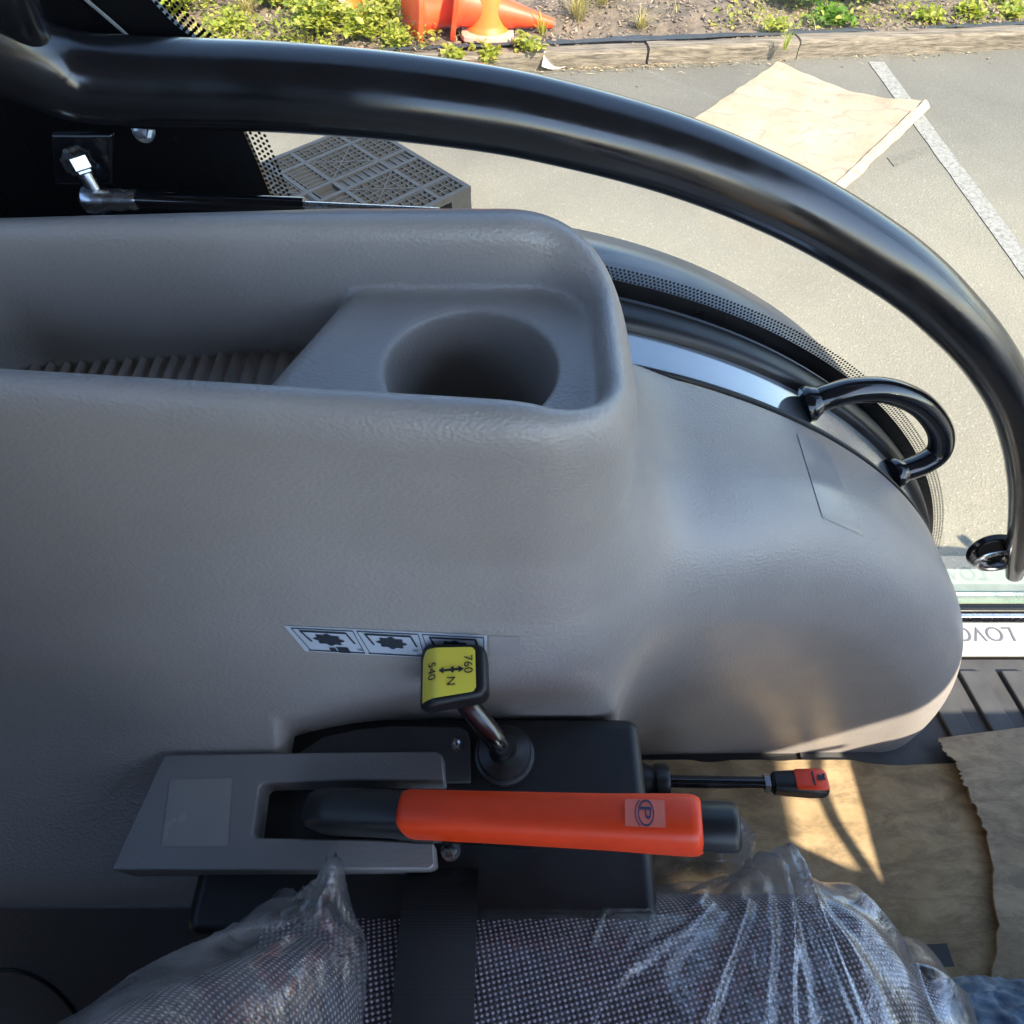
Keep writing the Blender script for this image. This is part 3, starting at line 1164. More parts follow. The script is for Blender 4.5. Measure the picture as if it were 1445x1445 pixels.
g0 = (582 - 432) / (988 - 432) * LL * 1.03
hw = 0.0125
build('orange_grip', super_loft([(g0, hw * .80, hw * .8, 0), (g0 + .0008, hw * .90, hw * .9, 0), (g0 + .003, hw * .97, hw * .97, 0), (g0 + .006, hw, hw, 0), (g0 + .05, hw * 1.01, hw, 0), (g0 + .12, hw * 1.06, hw * 1.02, 0),
                                (LL - .014, hw * 1.13, hw * 1.10, 0), (LL - .005, hw * 1.13, hw * 1.10, 0), (LL - .002, hw * 1.10, hw * 1.07, 0), (LL + .0005, hw * 1.0, hw * .98, 0), (LL + .0012, hw * .90, hw * .88, 0), (LL + .0012, hw * .6, hw * .6, 0)], 48, 3.1), 'orange', pb)
build('lever_sleeve', super_loft([(0.0, hw * .5, hw * .5, -.004), (.002, hw * .78, hw * .7, -.003), (.008, hw * .95, hw * .86, -.002), (.02, hw * 1.0, hw * .92, -.001), (g0 + .004, hw * .97, hw * .92, -.001)], 48, 3.2), 'rubber', pb)
build('lever_arm', super_loft([(0.004, .006, .008, -.016), (0.02, .007, .009, -.012), (.06, .011, .010, -.011), (LL * .6, .012, .008, -.014)], 24, 3), 'blackpaint', pb)
btn = lathe([(0.0120, -.004), (0.0128, 0.0), (0.0128, 0.0155), (0.0121, 0.0180), (0.0100, 0.0195), (0.004, 0.0198)], B_ + axd * 0.001, axd, 36)
build('release_button', btn, 'rubber', pb)
lc = A + axd * (LL - 0.028) + up * (hw * 1.105 * 1.25)
lw, lh = 0.0105, 0.0070
lab = build('clear_label', (np.array([lc + axd * (sx * lw) + sd * (sy * lh) + up * 0.0004 for sx, sy in ((-1, -1), (1, -1), (1, 1), (-1, 1))]), [(0, 1, 2, 3)]), 'orange_clear', pb, smooth=False)
TV, TF = text_mesh('P')
right = sd; upv = axd        # letter lies on its side: its top points down the grip
pv = np.array([lc + up * 0.0009 + axd * (0.0042 * -p[1] * -1 * 0.55 + 0.0012) * 1.0 + sd * (0.0075 * -p[0]) for p in TV])
pv = np.array([lc + up * 0.0009 + axd * (p[1] * 0.0058 + 0.0004) - sd * (p[0] * 0.0098) for p in TV])
ring = []
rf = []
for k in range(40):
    t = 2 * math.pi * k / 40
    for rr_ in (0.0058, 0.0068):
        ring.append(lc + up * 0.0009 + axd * (math.cos(t) * rr_ * 0.62 + 0.0006) + sd * (math.sin(t) * rr_))
for k in range(40):
    q = (k + 1) % 40
    rf.append((2 * k, 2 * k + 1, 2 * q + 1, 2 * q))
for sgn in (-1,):
    b0 = len(ring)
    m = 12
    for k in range(m):
        t = R(120 + 120 * k / (m - 1))
        for rr_ in (0.0078, 0.0086):
            ring.append(lc + up * 0.0009 + axd * (math.cos(t) * rr_ * 0.62) + sd * (math.sin(t) * rr_ * 0.9))
    for k in range(m - 1):
        rf.append((b0 + 2 * k, b0 + 2 * k + 1, b0 + 2 * k + 3, b0 + 2 * k + 2))
build('brake_symbol', [(pv, TF), (np.array(ring), rf)], 'inkblue', lab, smooth=False)

# ------------------------------------------------------------------ power take-off lever with yellow cap
pt = thing('power_take_off_lever', 'black lever with a yellow 760 N 540 label on its knob', 'lever', (0.0, 0.13, -0.48))
bc = at_z(712, 1066, -0.474)
build('rubber_boot', lathe([(0.0205, 0), (0.0205, 0.0035), (0.0185, 0.0045), (0.0178, 0.0075), (0.0182, 0.009), (0.0176, 0.0105), (0.0150, 0.0115), (0.0105, 0.0135), (0.0090, 0.019), (0.0084, 0.021), (0.005, 0.0215)], bc, (0, 0, 1), 40), 'rubber', pt)
kc = at_z(640, 956, -0.392)
shp = spline([bc + np.array([0, 0, 0.008]), bc + np.array([-0.004, 0.0, 0.03]), kc + np.array([0.006, -0.006, -0.025]), kc], 16)
build('lever_shaft', tube(shp, 0.0072, 20), 'blackpaint', pt)
nrm = -kc / np.linalg.norm(kc)
nrm = nrm + np.array([-0.22, 0.26, 0.10]); nrm /= np.linalg.norm(nrm)
ex_ = np.array([1.0, 0.05, 0.0]); ex_ -= nrm * ex_.dot(nrm); ex_ /= np.linalg.norm(ex_)
ey_ = np.cross(nrm, ex_)
KM = np.stack([ex_, ey_, nrm], 1)


def knob_sdf(x, y, z):
    P_ = np.stack([x - kc[0], y - kc[1], z - kc[2]], -1) @ KM
    a, b, c = P_[..., 0], P_[..., 1], P_[..., 2]
    tap = 1.0 - 4.0 * np.clip(-c, -0.02, 0.03)
    hx = 0.0215 * tap; hy = (0.0175 - 0.002 * a / 0.02) * tap
    rr = 0.006
    qx = np.abs(a) - hx + rr; qy = np.abs(b) - hy + rr; qz = np.abs(c) - 0.0135 + rr
    top_l = c - 0.0135 + 60.0 * np.clip(-a - 0.006, 0, 1) ** 2
    d = np.sqrt(np.maximum(qx, 0) ** 2 + np.maximum(qy, 0) ** 2 + np.maximum(qz, 0) ** 2) + np.minimum(np.maximum(np.maximum(qx, qy), qz), 0) - rr
    return smax(d, top_l, 0.004)


kn_o = build_net('lever_knob', surface_net(knob_sdf, kc - 0.034, kc + 0.034, 0.0014), 'blackplastic', pt)


def knob_pt(a, b, off=0.0005):
    c = 0.0135 - 60.0 * max(0, -a - 0.006) ** 2
    return kc + KM @ np.array([a, b, c + off])


AX = np.linspace(-0.0178, 0.0162, 26)
Yg = []
for a in AX:
    hh = 0.0145 - 0.0015 * a / 0.02
    e = (a - AX[0]) / (AX[-1] - AX[0])
    cut = 0.0022 * max(0, (e - 0.93) / 0.07) ** 2 + 0.005 * max(0, (0.12 - e) / 0.12) ** 2
    Yg.append([knob_pt(a, t * (hh - (cut if t > 0 or e > 0.5 else 0))) for t in np.linspace(-1, 1, 7)])
build('yellow_label', (np.array(Yg).reshape(-1, 3), grid_faces(26, 7)), 'yellow', kn_o)
glyph = []
for s, a0, b0, sz in (('760', 0.0120, 0.0030, 0.0052), ('540', -0.0105, 0.0010, 0.0052), ('N', 0.0015, -0.0062, 0.0050)):
    TV, TF = text_mesh(s)
    glyph.append((np.array([knob_pt(a0 + p[1] * sz, b0 - p[0] * sz, 0.0011) for p in TV]), TF))
ar = [(-0.0072, 0.0), (-0.0042, 0.0020), (-0.0042, 0.0007), (0.0048, 0.0007), (0.0048, 0.0020), (0.0082, 0), (0.0048, -0.0020), (0.0048, -0.0007), (-0.0042, -0.0007), (-0.0042, -0.0020)]
glyph.append((np.array([knob_pt(a + 0.0012, b + 0.0005, 0.0011) for a, b in ar]), [tuple(range(10))[::-1]]))
tk = [(0.0004, 0.0018), (0.0020, 0.0018), (0.0020, -0.0018), (0.0004, -0.0018)]
glyph.append((np.array([knob_pt(a + 0.0012, b + 0.0005, 0.0012) for a, b in tk]), [(0, 1, 2, 3)]))
build('label_print', glyph, 'ink', kn_o, smooth=False)

# ------------------------------------------------------------------ side lever with orange topped knob
sl_ = thing('side_lever', 'thin black rod lever with orange-topped knob pointing forward', 'lever', (0.1, 0.138, -0.62))
ZL = -0.60
la = at_z(880, 1101, ZL); lb2 = at_z(1088, 1105, ZL + 0.012); lk = at_z(1166, 1105, ZL + 0.017)
dl = (lb2 - la) / np.linalg.norm(lb2 - la)
build('rubber_boot', lathe([(0.012, 0), (0.014, 0.006), (0.0145, 0.022), (0.0125, 0.026), (0.0125, 0.029), (0.0142, 0.031), (0.0142, 0.039), (0.0125, 0.042), (0.006, 0.043)], la - dl * 0.004, dl, 32), 'rubber', sl_)
build('lever_rod', tube(np.linspace(la, lb2, 12), 0.0052, 16), 'blackgloss', sl_)
build('lock_nut', lathe([(0.0075, 0), (0.0075, 0.0045), (0.006, 0.006)], lb2 - dl * 0.006, dl, 6), 'zinc', sl_, smooth=False)
kl = np.linalg.norm(lk - lb2)
upl = np.array([0, 0.15, 1.0]); upl -= dl * upl.dot(dl); upl /= np.linalg.norm(upl); sdl = np.cross(upl, dl)


def loft_on(o, d, s, u, st, n=36, ex=3.0):
    V, Fc = [], []
    for (l, hs, hh, cu_) in st:
        for k in range(n):
            t = 2 * math.pi * k / n
            c, si = math.cos(t), math.sin(t)
            f = (abs(c) ** ex + abs(si) ** ex) ** (-1 / ex)
            V.append(o + d * l + s * (c * f * hs) + u * (si * f * hh + cu_))
    for i in range(len(st) - 1):
        for k in range(n):
            q = (k + 1) % n
            Fc.append((i * n + k, i * n + q, (i + 1) * n + q, (i + 1) * n + k))
    Fc.append(tuple(range(n))[::-1]); Fc.append(tuple(range((len(st) - 1) * n, len(st) * n)))
    return np.array(V), Fc


kb_ = build('lever_knob', loft_on(lb2, dl, sdl, upl, [(0, .006, .006, 0), (.002, .0085, .0085, 0), (.012, .0095, .009, 0), (kl * .7, .0105, .010, 0), (kl * .93, .0102, .009, 0), (kl * .99, .0085, .007, 0), (kl, .006, .005, 0)]), 'blackplastic', sl_)
ot = [(kl * .40, .0075, .0012, .0088), (kl * .44, .0085, .0016, .0090), (kl * .75, .0088, .0018, .0094), (kl * .92, .0085, .0018, .0086), (kl * .985, .0068, .002, .0066)]
build('orange_cap', loft_on(lb2, dl, sdl, upl, ot, 24, 4), 'orange', kb_)
hare = [(0.0, .0008), (.002, .0022), (.004, .0016), (.007, .003), (.0085, .0022), (.0075, .0008), (.0085, -.001), (.006, -.0006), (.003, -.0012), (.0005, -.001)]
hc = lb2 + dl * (kl * .78) + upl * 0.0118
build('speed_symbol', [(np.array([hc + dl * a * .8 + sdl * b * 1.5 for a, b in hare]), [tuple(range(10))]),
                       (np.array([lb2 + dl * (kl * t) + sdl * b + upl * 0.0117 for t, b in ((.70, -.006), (.73, -.006), (.73, .006), (.70, .006))]), [(0, 1, 2, 3)])], 'ink', kb_, smooth=False)

# ================================================================== CAB: floor, sill, roof, pillars (the tractor itself)
tr_ = thing('tractor_cab', 'tractor cab body with black floor, door sill and outer fender', 'tractor', (0.2, -0.3, -0.97))
ZF = -0.95
build('cab_floor', bx(-0.9, 1.35, -1.2, 0.455, ZF - 0.03, ZF - 0.006), 'blackplastic', tr_)
# painted flange and seals along the fender edge
fl0 = arc_pts(0.405, -0.004, -60, 80, 110); fl1 = arc_pts(0.446, -0.002, -60, 80, 110)
build('painted_flange', (np.stack([fl0, fl1, fl1 + [0, 0, -0.03]], 1).reshape(-1, 3), [f[::-1] for f in grid_faces(110, 3)]), 'flange', tr_)
sealp = [arc_pts(y, dr, -60, 82, 110) for y, dr in ((0.4462, -0.012), (0.4475, 0.002), (0.4510, 0.006), (0.4570, 0.0075), (0.4630, 0.0080), (0.4690, 0.0078), (0.4740, 0.0070), (0.4780, 0.004), (0.4800, -0.006))]
build('door_seal', (np.stack(sealp, 1).reshape(-1, 3), [f[::-1] for f in grid_faces(110, 9)]), 'rubber', tr_, angle=60)
fo = [arc_pts(y, dr, -85, 86, 110) for y, dr in ((0.492, -0.035), (0.50, -0.012), (0.56, -0.004), (0.60, -0.012), (0.625, -0.045), (0.635, -0.10))]
build('outer_fender', (np.stack(fo, 1).reshape(-1, 3), [f[::-1] for f in grid_faces(110, 6)]), 'fenderpaint', tr_, angle=70)
# sill parts by the door foot
sx0, sx1 = 0.50, 1.35
build('door_sill', [bx(sx0, sx1, 0.452, 0.492, ZF - 0.05, ZF - 0.012), bx(sx0, sx1, 0.472, 0.480, ZF - 0.012, ZF + 0.004)], 'blackplastic', tr_, bevel=0.003)
build('pale_sill_strip', bx(0.57, sx1, 0.500, 0.565, ZF - 0.06, ZF - 0.02), simple('pale_green_sill', (0.26, 0.30, 0.27), 0.4), tr_, bevel=0.004)
build('chrome_sill_strip', bx(0.56, sx1, 0.463, 0.4705, ZF - 0.012, ZF + 0.001), 'zinc', tr_, bevel=0.001)
build('step_bracket', bx(0.62, 1.2, 0.58, 0.76, -1.50, -1.46), 'blackpaint', tr_, bevel=0.01)
plate = build('sill_plate', prism(np.array([(0.64, 0.398, ZF), (1.20, 0.398, ZF), (1.20, 0.452, ZF), (0.60, 0.452, ZF)]), (0, 0, 0.006)), 'whitepaint', tr_, bevel=0.001)
TV, TF = text_mesh('LOVOL')
pc = at_z(1380, 895, ZF + 0.0066)
build('plate_lettering', (np.array([pc + np.array([-p[0] * 0.024, -p[1] * 0.024, 0.0003]) for p in TV]), [f for f in TF]), simple('grey_print', (0.12, 0.12, 0.15), 0.5), plate, smooth=False)
# ribbed rubber mat
mat_v = [bx(0.40, 1.30, -0.9, 0.394, ZF - 0.006, ZF - 0.0005)]
mo = build('rubber_floor_mat', mat_v, 'matrubber', tr_)
for k in range(9):
    x0 = 0.60 + k * 0.062
    q = [(x0, 0.375), (x0 + 0.034, 0.375), (x0 + 0.034 + 0.05, 0.05), (x0 + 0.05, 0.05)]
    build('mat_rib', prism([(a, b, ZF - 0.0005) for a, b in q], (0, 0, 0.007)), 'matrubber', mo, bevel=0.0025)
# roof, pillars, hood, dash (they shade the cab)
build('roof', bx(-0.95, 1.45, -1.10, 0.53, 0.64, 0.78), 'blackplastic', tr_, bevel=0.05, seg=3)
build('headliner', bx(-0.85, 1.25, -1.0, 0.43, 0.60, 0.635), 'headliner', tr_, bevel=0.02)
for (x, y, x2, y2) in ((1.10, 0.40, 1.16, 0.44), (1.10, -1.0, 1.16, -0.96), (-0.85, -1.02, -0.78, -0.95), (-0.78, 0.42, -0.70, 0.48)):
    build('cab_pillar', bx(x, x2, y, y2, ZF, 0.62), 'blackpaint', tr_, bevel=0.01)
build('hood', bx(1.22, 2.75, -0.60, 0.10, -0.95, -0.42), 'creampaint', tr_, bevel=0.08, seg=4)
build('dashboard', bx(0.83, 1.18, -0.72, -0.10, ZF, -0.355), 'blackplastic', tr_, bevel=0.05, seg=4)
build('shade_binnacle', bx(0.82, 1.0, -0.70, -0.475, -0.40, -0.12), 'blackplastic', tr_, bevel=0.04, seg=4)  # unseen block added so its shadow bounds the sun patch on the floor
build('shade_stalk', tube(spline([(0.93, -0.45, -0.25), (0.90, -0.38, -0.25), (0.875, -0.33, -0.262), (0.88, -0.285, -0.245), (0.91, -0.255, -0.23)], 20), 0.008, 12), 'rubber', tr_)  # unseen stalk invented to cast a curved shadow across the sun patch
build('right_shade_panel', bx(-0.84, -0.22, -1.03, -1.02, -0.32, 0.62), 'frit', tr_)  # unseen panel added to block light from the rear right
build('rear_shade_panel', bx(-0.86, -0.85, -1.0, 0.42, -0.22, 0.12), 'frit', tr_)  # unseen strip added at the rear to darken the console's lower left
build('right_fender', bx(-0.80, 0.55, -1.02, -0.74, ZF, -0.30), 'console_side', tr_, bevel=0.07, seg=4)
build('rear_panel', bx(-0.86, -0.78, -1.0, 0.42, ZF, -0.22), 'console_side', tr_, bevel=0.02)
fwc = np.array([2.22, 0.46, -H + 0.52])
tyre = lathe([(0.15, -0.12), (0.46, -0.13), (0.49, -0.08), (0.49, 0.08), (0.46, 0.13), (0.15, 0.12)], fwc, (0, 1, 0), 40)
fw = build('front_wheel', tyre, 'rubber', tr_)
for k in range(18):
    a_ = 2 * math.pi * k / 18
    for sg in (-1, 1):
        aa = a_ + (0.17 if sg > 0 else 0)
        c_ = fwc + np.array([0.50 * math.cos(aa), sg * 0.075, 0.50 * math.sin(aa)])
        Ml = np.array(Matrix.Rotation(-aa, 3, 'Y') @ Matrix.Rotation(sg * 0.5, 3, 'X'))
        build('tyre_lug', box(c_, (0.05, 0.16, 0.035), M=Ml), 'rubber', fw, bevel=0.006)
build('rear_wheel', lathe([(0.2, -0.17), (0.60, -0.17), (0.66, -0.10), (0.66, 0.10), (0.60, 0.17), (0.2, 0.17)], (-0.12, 0.46, -H + 0.66), (0, 1, 0), 48), 'rubber', tr_)
stw = []
swc = np.array([0.66, -0.30, -0.30]); sa = R(35)
for t in np.linspace(0, 2 * math.pi, 60):
    a, b = 0.19 * math.cos(t), 0.19 * math.sin(t)
    stw.append(swc + np.array([a * math.cos(sa), b, a * math.sin(sa)]))
build('steering_wheel', [tube(np.array(stw), 0.013, 12, False), tube(np.array([stw[0], stw[30]]), 0.011, 10), tube(np.array([swc, swc + [0.28, 0, -0.30]]), 0.022, 12)], 'rubber', tr_)

# ------------------------------------------------------------------ rear quarter panel (black printed glass behind the door)
qp = thing('rear_quarter_panel', 'black printed rear quarter glass behind the door hinge', 'quarter panel', (-0.4, 0.49, -0.6))
YG = 0.484
edge = [at_y(u, v, YG) for u, v in ((386, 284), (364, 232), (340, 178), (312, 118), (283, 63), (214, 0))]
e = edge[0]
edge = [np.array([e[0] + 0.012, YG, -0.36])] + edge + [np.array([-0.27, YG, -0.05]), np.array([-0.33, YG, 0.10]), np.array([-0.36, YG, 0.60])]
edge_s = spline(edge, 60)
outl = [np.array([-0.80, YG, -0.36])] + list(edge_s) + [np.array([-0.80, YG, 0.60])]
build('black_print', prism(outl, (0, 0.005, 0)), 'frit', qp, smooth=False)


def discs(pts, r, y, n=6):
    V, Fc = [], []
    for (x, z) in pts:
        b = len(V)
        for k in range(n):
            V.append((x + r * math.cos(2 * math.pi * k / n), y, z + r * math.sin(2 * math.pi * k / n)))
        Fc.append(tuple(range(b, b + n)))
    return np.array(V), Fc


dots = []
seglen = np.concatenate([[0], np.cumsum(np.linalg.norm(np.diff(edge_s, axis=0), axis=1))])
for row in range(5):
    for k, s in enumerate(np.arange(0, seglen[-1], 0.0036)):
        s2 = s + (0.0018 if row % 2 else 0)
        x = np.interp(s2, seglen, edge_s[:, 0]) + 0.0012 + row * 0.0031
        dots.append((x, np.interp(s2, seglen, edge_s[:, 2])))
d_o = build('print_dots', discs(dots, 0.0012, YG + 0.0002), 'frit', qp, smooth=False)
d_o['kind'] = 'stuff'
lp = [at_y(u, v, YG - 0.004) for u, v in ((110, -10), (155, 28), (197, 66))]
build('pane_edge', tube(spline(lp, 8), 0.0012, 6), simple('pane_edge_grey', (0.25, 0.27, 0.27), 0.4), qp)

# ------------------------------------------------------------------ door: glass, printed border, tubular frame, latch
door = thing('cab_door', 'glass cab door with curved black tube frame and dotted black border', 'door', (0.3, 0.47, -0.9))
tl = [(1431, 812), (1440, 770), (1449, 700), (1448, 640), (1430, 568), (1390, 499), (1334, 436), (1277, 386), (1202, 336), (1126, 293), (1051, 258), (975, 228), (900, 204), (800, 178), (700, 157), (550, 137), (400, 125), (300, 121), (200, 118), (100, 107), (0, 72), (-130, 10)]
ty = [0.46] * 18 + [0.457, 0.45, 0.43, 0.40]
TP = spline([at_y(u, v, yy) for (u, v), yy in zip(tl, ty)], 170)
rad = np.interp(np.arange(170), [0, 4, 22, 60, 170], [0.010, 0.0135, 0.020, 0.0240, 0.0250])
build('door_tube', tube(TP, rad, 32), 'blackpaint', door)
ub = [at_y(40, 52, 0.44), at_y(25, 25, 0.43), at_y(0, -20, 0.42), at_y(-40, -90, 0.41)]
build('frame_upright', tube(spline(ub, 20), np.linspace(0.012, 0.017, 20), 20), 'blackpaint', door)
# glass: lower edge follows the fender
ga = np.concatenate([arc_pts(0.4855, 0.006, -22, 84, 90)])
ga = np.vstack([ga, [(0.66, 0.4855, -0.93), (1.08, 0.4855, -0.935)]])
topz = 0.60
gl_poly = list(ga) + [np.array([1.08, 0.4855, topz]), np.array([-0.33, 0.4855, topz])]
build('glass_pane', (np.array(gl_poly), [tuple(range(len(gl_poly)))]), 'glass', door, smooth=False)
b0 = arc_pts(0.4825, 0.004, -14, 80, 130); b1 = arc_pts(0.4825, 0.019, -14, 80, 130)
build('printed_border', (np.stack([b0, b1], 1).reshape(-1, 3), grid_faces(130, 2)), 'frit', door, smooth=False)
dots = []
for row in range(4):
    r = RF + 0.0205 + row * 0.0030
    for k, a in enumerate(np.arange(-12, 70, 0.31)):
        a2 = a + (0.155 if row % 2 else 0)
        if a2 < 0:
            dots.append((CX + a2 / 90.0 * 0.6, CZ + r))
        else:
            dots.append((CX + r * math.sin(R(a2)), CZ + r * math.cos(R(a2))))
o = build('border_dots', discs(dots, 0.00125, 0.4823), 'frit', door, smooth=False)
o['kind'] = 'stuff'
build('glass_edge', bx(0.62, 1.08, 0.484, 0.490, -0.94, -0.928), 'glassedge', door, smooth=False)
lc_ = at_y(1408, 790, 0.462)
build('latch_cup', lathe([(0.030, 0.0), (0.033, 0.004), (0.030, 0.010), (0.022, 0.006), (0.018, 0.002), (0.006, 0.001)], lc_ + np.array([0, 0.015, 0]), (-0.2, -1, 0.25), 32), 'blackgloss', door)
build('latch_ring', tube(np.array([lc_ + np.array([0.027 * math.cos(t), -0.002, 0.022 * math.sin(t)]) for t in np.linspace(0, 2 * math.pi, 40)]), 0.0028, 8, False, (0, 1, 0)), 'zinc', door)

# ------------------------------------------------------------------ grab handle
gh = thing('grab_handle', 'short black tubular grab handle welded to the fender edge', 'handle', (0.33, 0.425, -0.50))
h0 = at_y(1142, 569, 0.425); h1 = at_y(1262, 668, 0.425)
mid = []
for (u, v, y) in ((1142, 569, .425), (1168, 560, .427), (1205, 551, .432), (1255, 552, .438), (1300, 572, .442), (1326, 606, .442), (1325, 636, .439), (1300, 655, .432), (1262, 668, .425)):
    mid.append(at_y(u, v, y))
hp = spline(mid, 70)
build('handle_tube', tube(hp, 0.0118, 22), 'blackgloss', gh)
for p, q in ((hp[0], hp[4]), (hp[-1], hp[-5])):
    ax_ = q - p
    build('weld_collar', lathe([(0.0165, -0.004), (0.017, 0.001), (0.0150, 0.004), (0.0135, 0.007), (0.0120, 0.009)], p, ax_, 24), 'blackgloss', gh)

# ------------------------------------------------------------------ gas strut and hinge hardware
gs = thing('gas_strut', 'black gas strut with zinc ball socket behind the tray', 'strut', (-0.2, 0.42, -0.26))
s0 = at_y(128, 282, 0.425); s1 = at_y(196, 282, 0.425); s2 = at_y(430, 291, 0.425); s3 = at_y(620, 300, 0.425)
dd = (s1 - s0) / np.linalg.norm(s1 - s0)
build('ball_socket', lathe([(0.004, -0.006), (0.0085, -0.002), (0.0092, 0.004), (0.0078, 0.010), (0.0068, 0.013), (0.0068, 0.030), (0.0060, 0.032)], s0, dd, 24), 'zinc', gs)
build('strut_cylinder', tube(np.linspace(s1, s2, 6), 0.0058, 16), 'blackgloss', gs)
build('strut_rod', tube(np.linspace(s2, s3, 6), 0.0032, 12), 'zinc', gs)
st0 = at_y(103, 215, 0.43)
bs = at_y(135, 272, 0.425)
build('ball_stud', [lathe([(0.005, 0), (0.0075, 0.001), (0.0075, 0.004), (0.006, 0.005)], st0 + (bs - st0) * 0.30, bs - st0, 6)], 'zinc', gs, smooth=False)
build('stud_nut', lathe([(0.0045, -0.006), (0.0058, -0.004), (0.0095, -0.001), (0.0095, 0.006), (0.0080, 0.007)], st0 + (bs - st0) * 0.12, bs - st0, 6), 'zinc', gs, smooth=False)
build('stud_shank', tube(np.linspace(st0, bs, 6), 0.0046, 12), 'zinc', gs)
hb = thing('hinge_bracket', 'small black steel hinge bracket bolted to the rear quarter panel', 'bracket', (-0.3, 0.45, -0.27))
q0 = [at_y(u, v, 0.440) for u, v in ((70, 190), (158, 190), (158, 262), (76, 262))]
build('bracket_plate', prism(q0, (0, 0.006, 0)), 'blackgloss', hb, bevel=0.002)
bolt('bolt', at_y(203, 184, 0.472), (0.1, -0.9, 0.4), 0.0052, hb)

# ================================================================== SEAT
seat = thing('driver_seat', 'dark grey knitted-fabric driver seat in clear plastic wrap', 'seat', (0.05, -0.2, -0.95))
prof = np.array([(0.020, -0.66), (0.036, -0.60), (0.0455, -0.55), (0.0470, -0.515), (0.0405, -0.488), (0.024, -0.470), (0.000, -0.461), (-0.06, -0.458), (-0.16, -0.466), (-0.34, -0.466), (-0.44, -0.46), (-0.50, -0.49), (-0.51, -0.60)])
PS = spline(prof, 90)
arc_l = np.concatenate([[0], np.cumsum(np.linalg.norm(np.diff(PS, axis=0), axis=1))])
XS = np.linspace(-0.15, 0.268, 70)


def cushion(x, k, off=0.0):
    y, z = PS[k]
    e = max(0.0, (x - 0.17) / 0.098)
    dz = -0.075 * e ** 2.6
    sc = 1 - 0.10 * e ** 3
    z2 = max(z, -0.66) + dz * (1.0 if z > -0.56 else 0.4)
    z2 += 0.0018 * nz(x * 12, y * 12) 
    ty = k / (len(PS) - 1)
    n = np.array([0, PS[min(k + 1, 89)][1] - PS[max(k - 1, 0)][1], -(PS[min(k + 1, 89)][0] - PS[max(k - 1, 0)][0])])
    n /= np.linalg.norm(n)
    yc = -0.22
    return np.array([x, yc + (y - yc) * sc, z2]) + n * off


V = []; UV = []
for i, x in enumerate(XS):
    for k in range(90):
        V.append(cushion(x, k)); UV.append((x, arc_l[k]))
xe = XS[-1]
nI = len(XS)
for st, (dx, sc) in enumerate(((0.014, .97), (0.020, .90), (0.022, .6), (0.022, .2))):
    cc = np.array([xe, -0.22, -0.58])
    for k in range(90):
        p = cushion(xe, k)
        q = cc + (p - cc) * sc
        q[0] = xe + dx
        V.append(q); UV.append((xe + dx + (1 - sc) * .1, arc_l[k]))
build('cushion', (np.array(V), grid_faces(nI + 4, 90)), 'knit', seat, uv=UV, angle=None)
# backrest side bolster
HZ = np.linspace(-0.60, -0.02, 60)
bprof = spline(np.array([(-0.30, -0.30), (-0.25, -0.16), (-0.20, -0.055), (-0.172, -0.010), (-0.145, 0.008), (-0.120, 0.000), (-0.103, -0.035), (-0.115, -0.16), (-0.118, -0.30), (-0.10, -0.42), (-0.15, -0.50)]), 60)
bl_ = np.concatenate([[0], np.cumsum(np.linalg.norm(np.diff(bprof, axis=0), axis=1))])


def backp(z, k, off=0.0):
    x, y = bprof[k]
    n = np.array([-(bprof[min(k + 1, 59)][1] - bprof[max(k - 1, 0)][1]), bprof[min(k + 1, 59)][0] - bprof[max(k - 1, 0)][0]])
    n /= np.linalg.norm(n)
    h = z + 0.45
    y2 = y + 0.012 - 0.26 * max(0, h) - 0.06 * max(0, -h)
    x2 = x - 0.10 * max(0, h) + 0.035 * max(0, 1 - abs(h) / 0.09) ** 1.0 * 0.6
    p = np.array([x2, y2, z])
    p[0] += n[0] * off; p[1] += n[1] * off
    return p


V = []; UV = []
for z in HZ:
    for k in range(60):
        V.append(backp(z, k)); UV.append((bl_[k], z))
build('backrest', (np.array(V), grid_faces(60, 60)), 'knit', seat, uv=UV, angle=None)
build('seat_base', bx(-0.14, 0.24, -0.46, 0.015, -0.95, -0.60), 'blackplastic', seat, bevel=0.03)

# ------------------------------------------------------------------ seat belt
sb = thing('seat_belt', 'black webbing lap belt folded over the seat edge with zigzag stitching', 'seat belt', (-0.04, 0.05, -0.7))
bp = spline(np.array([(-0.16, -0.4585), (-0.08, -0.452), (-0.01, -0.4525), (0.034, -0.456), (0.055, -0.470), (0.062, -0.51), (0.058, -0.58), (0.040, -0.75)]), 60)
x0b, x1b = at_z(556, 1400, -0.455)[0], at_z(670, 1400, -0.455)[0]
Pg = []
for (y, z) in bp:
    Pg.append([(x0b + (x1b - x0b) * t, y, z + 0.0012 * math.sin(t * math.pi)) for t in np.linspace(0, 1, 9)])
Pg = np.array(Pg)
build('webbing', sheet(Pg, 0.0022, (0, -0.3, -0.95)), 'webbing', sb)
bl2 = np.concatenate([[0], np.cumsum(np.linalg.norm(np.diff(bp, axis=0), axis=1))])


def belt_pt(t, s, off=0.0006):
    y = np.interp(s, bl2, bp[:, 0]); z = np.interp(s, bl2, bp[:, 1])
    return np.array([x0b + (x1b - x0b) * t, y + off * .5, z + off + 0.0012 * math.sin(t * math.pi)])


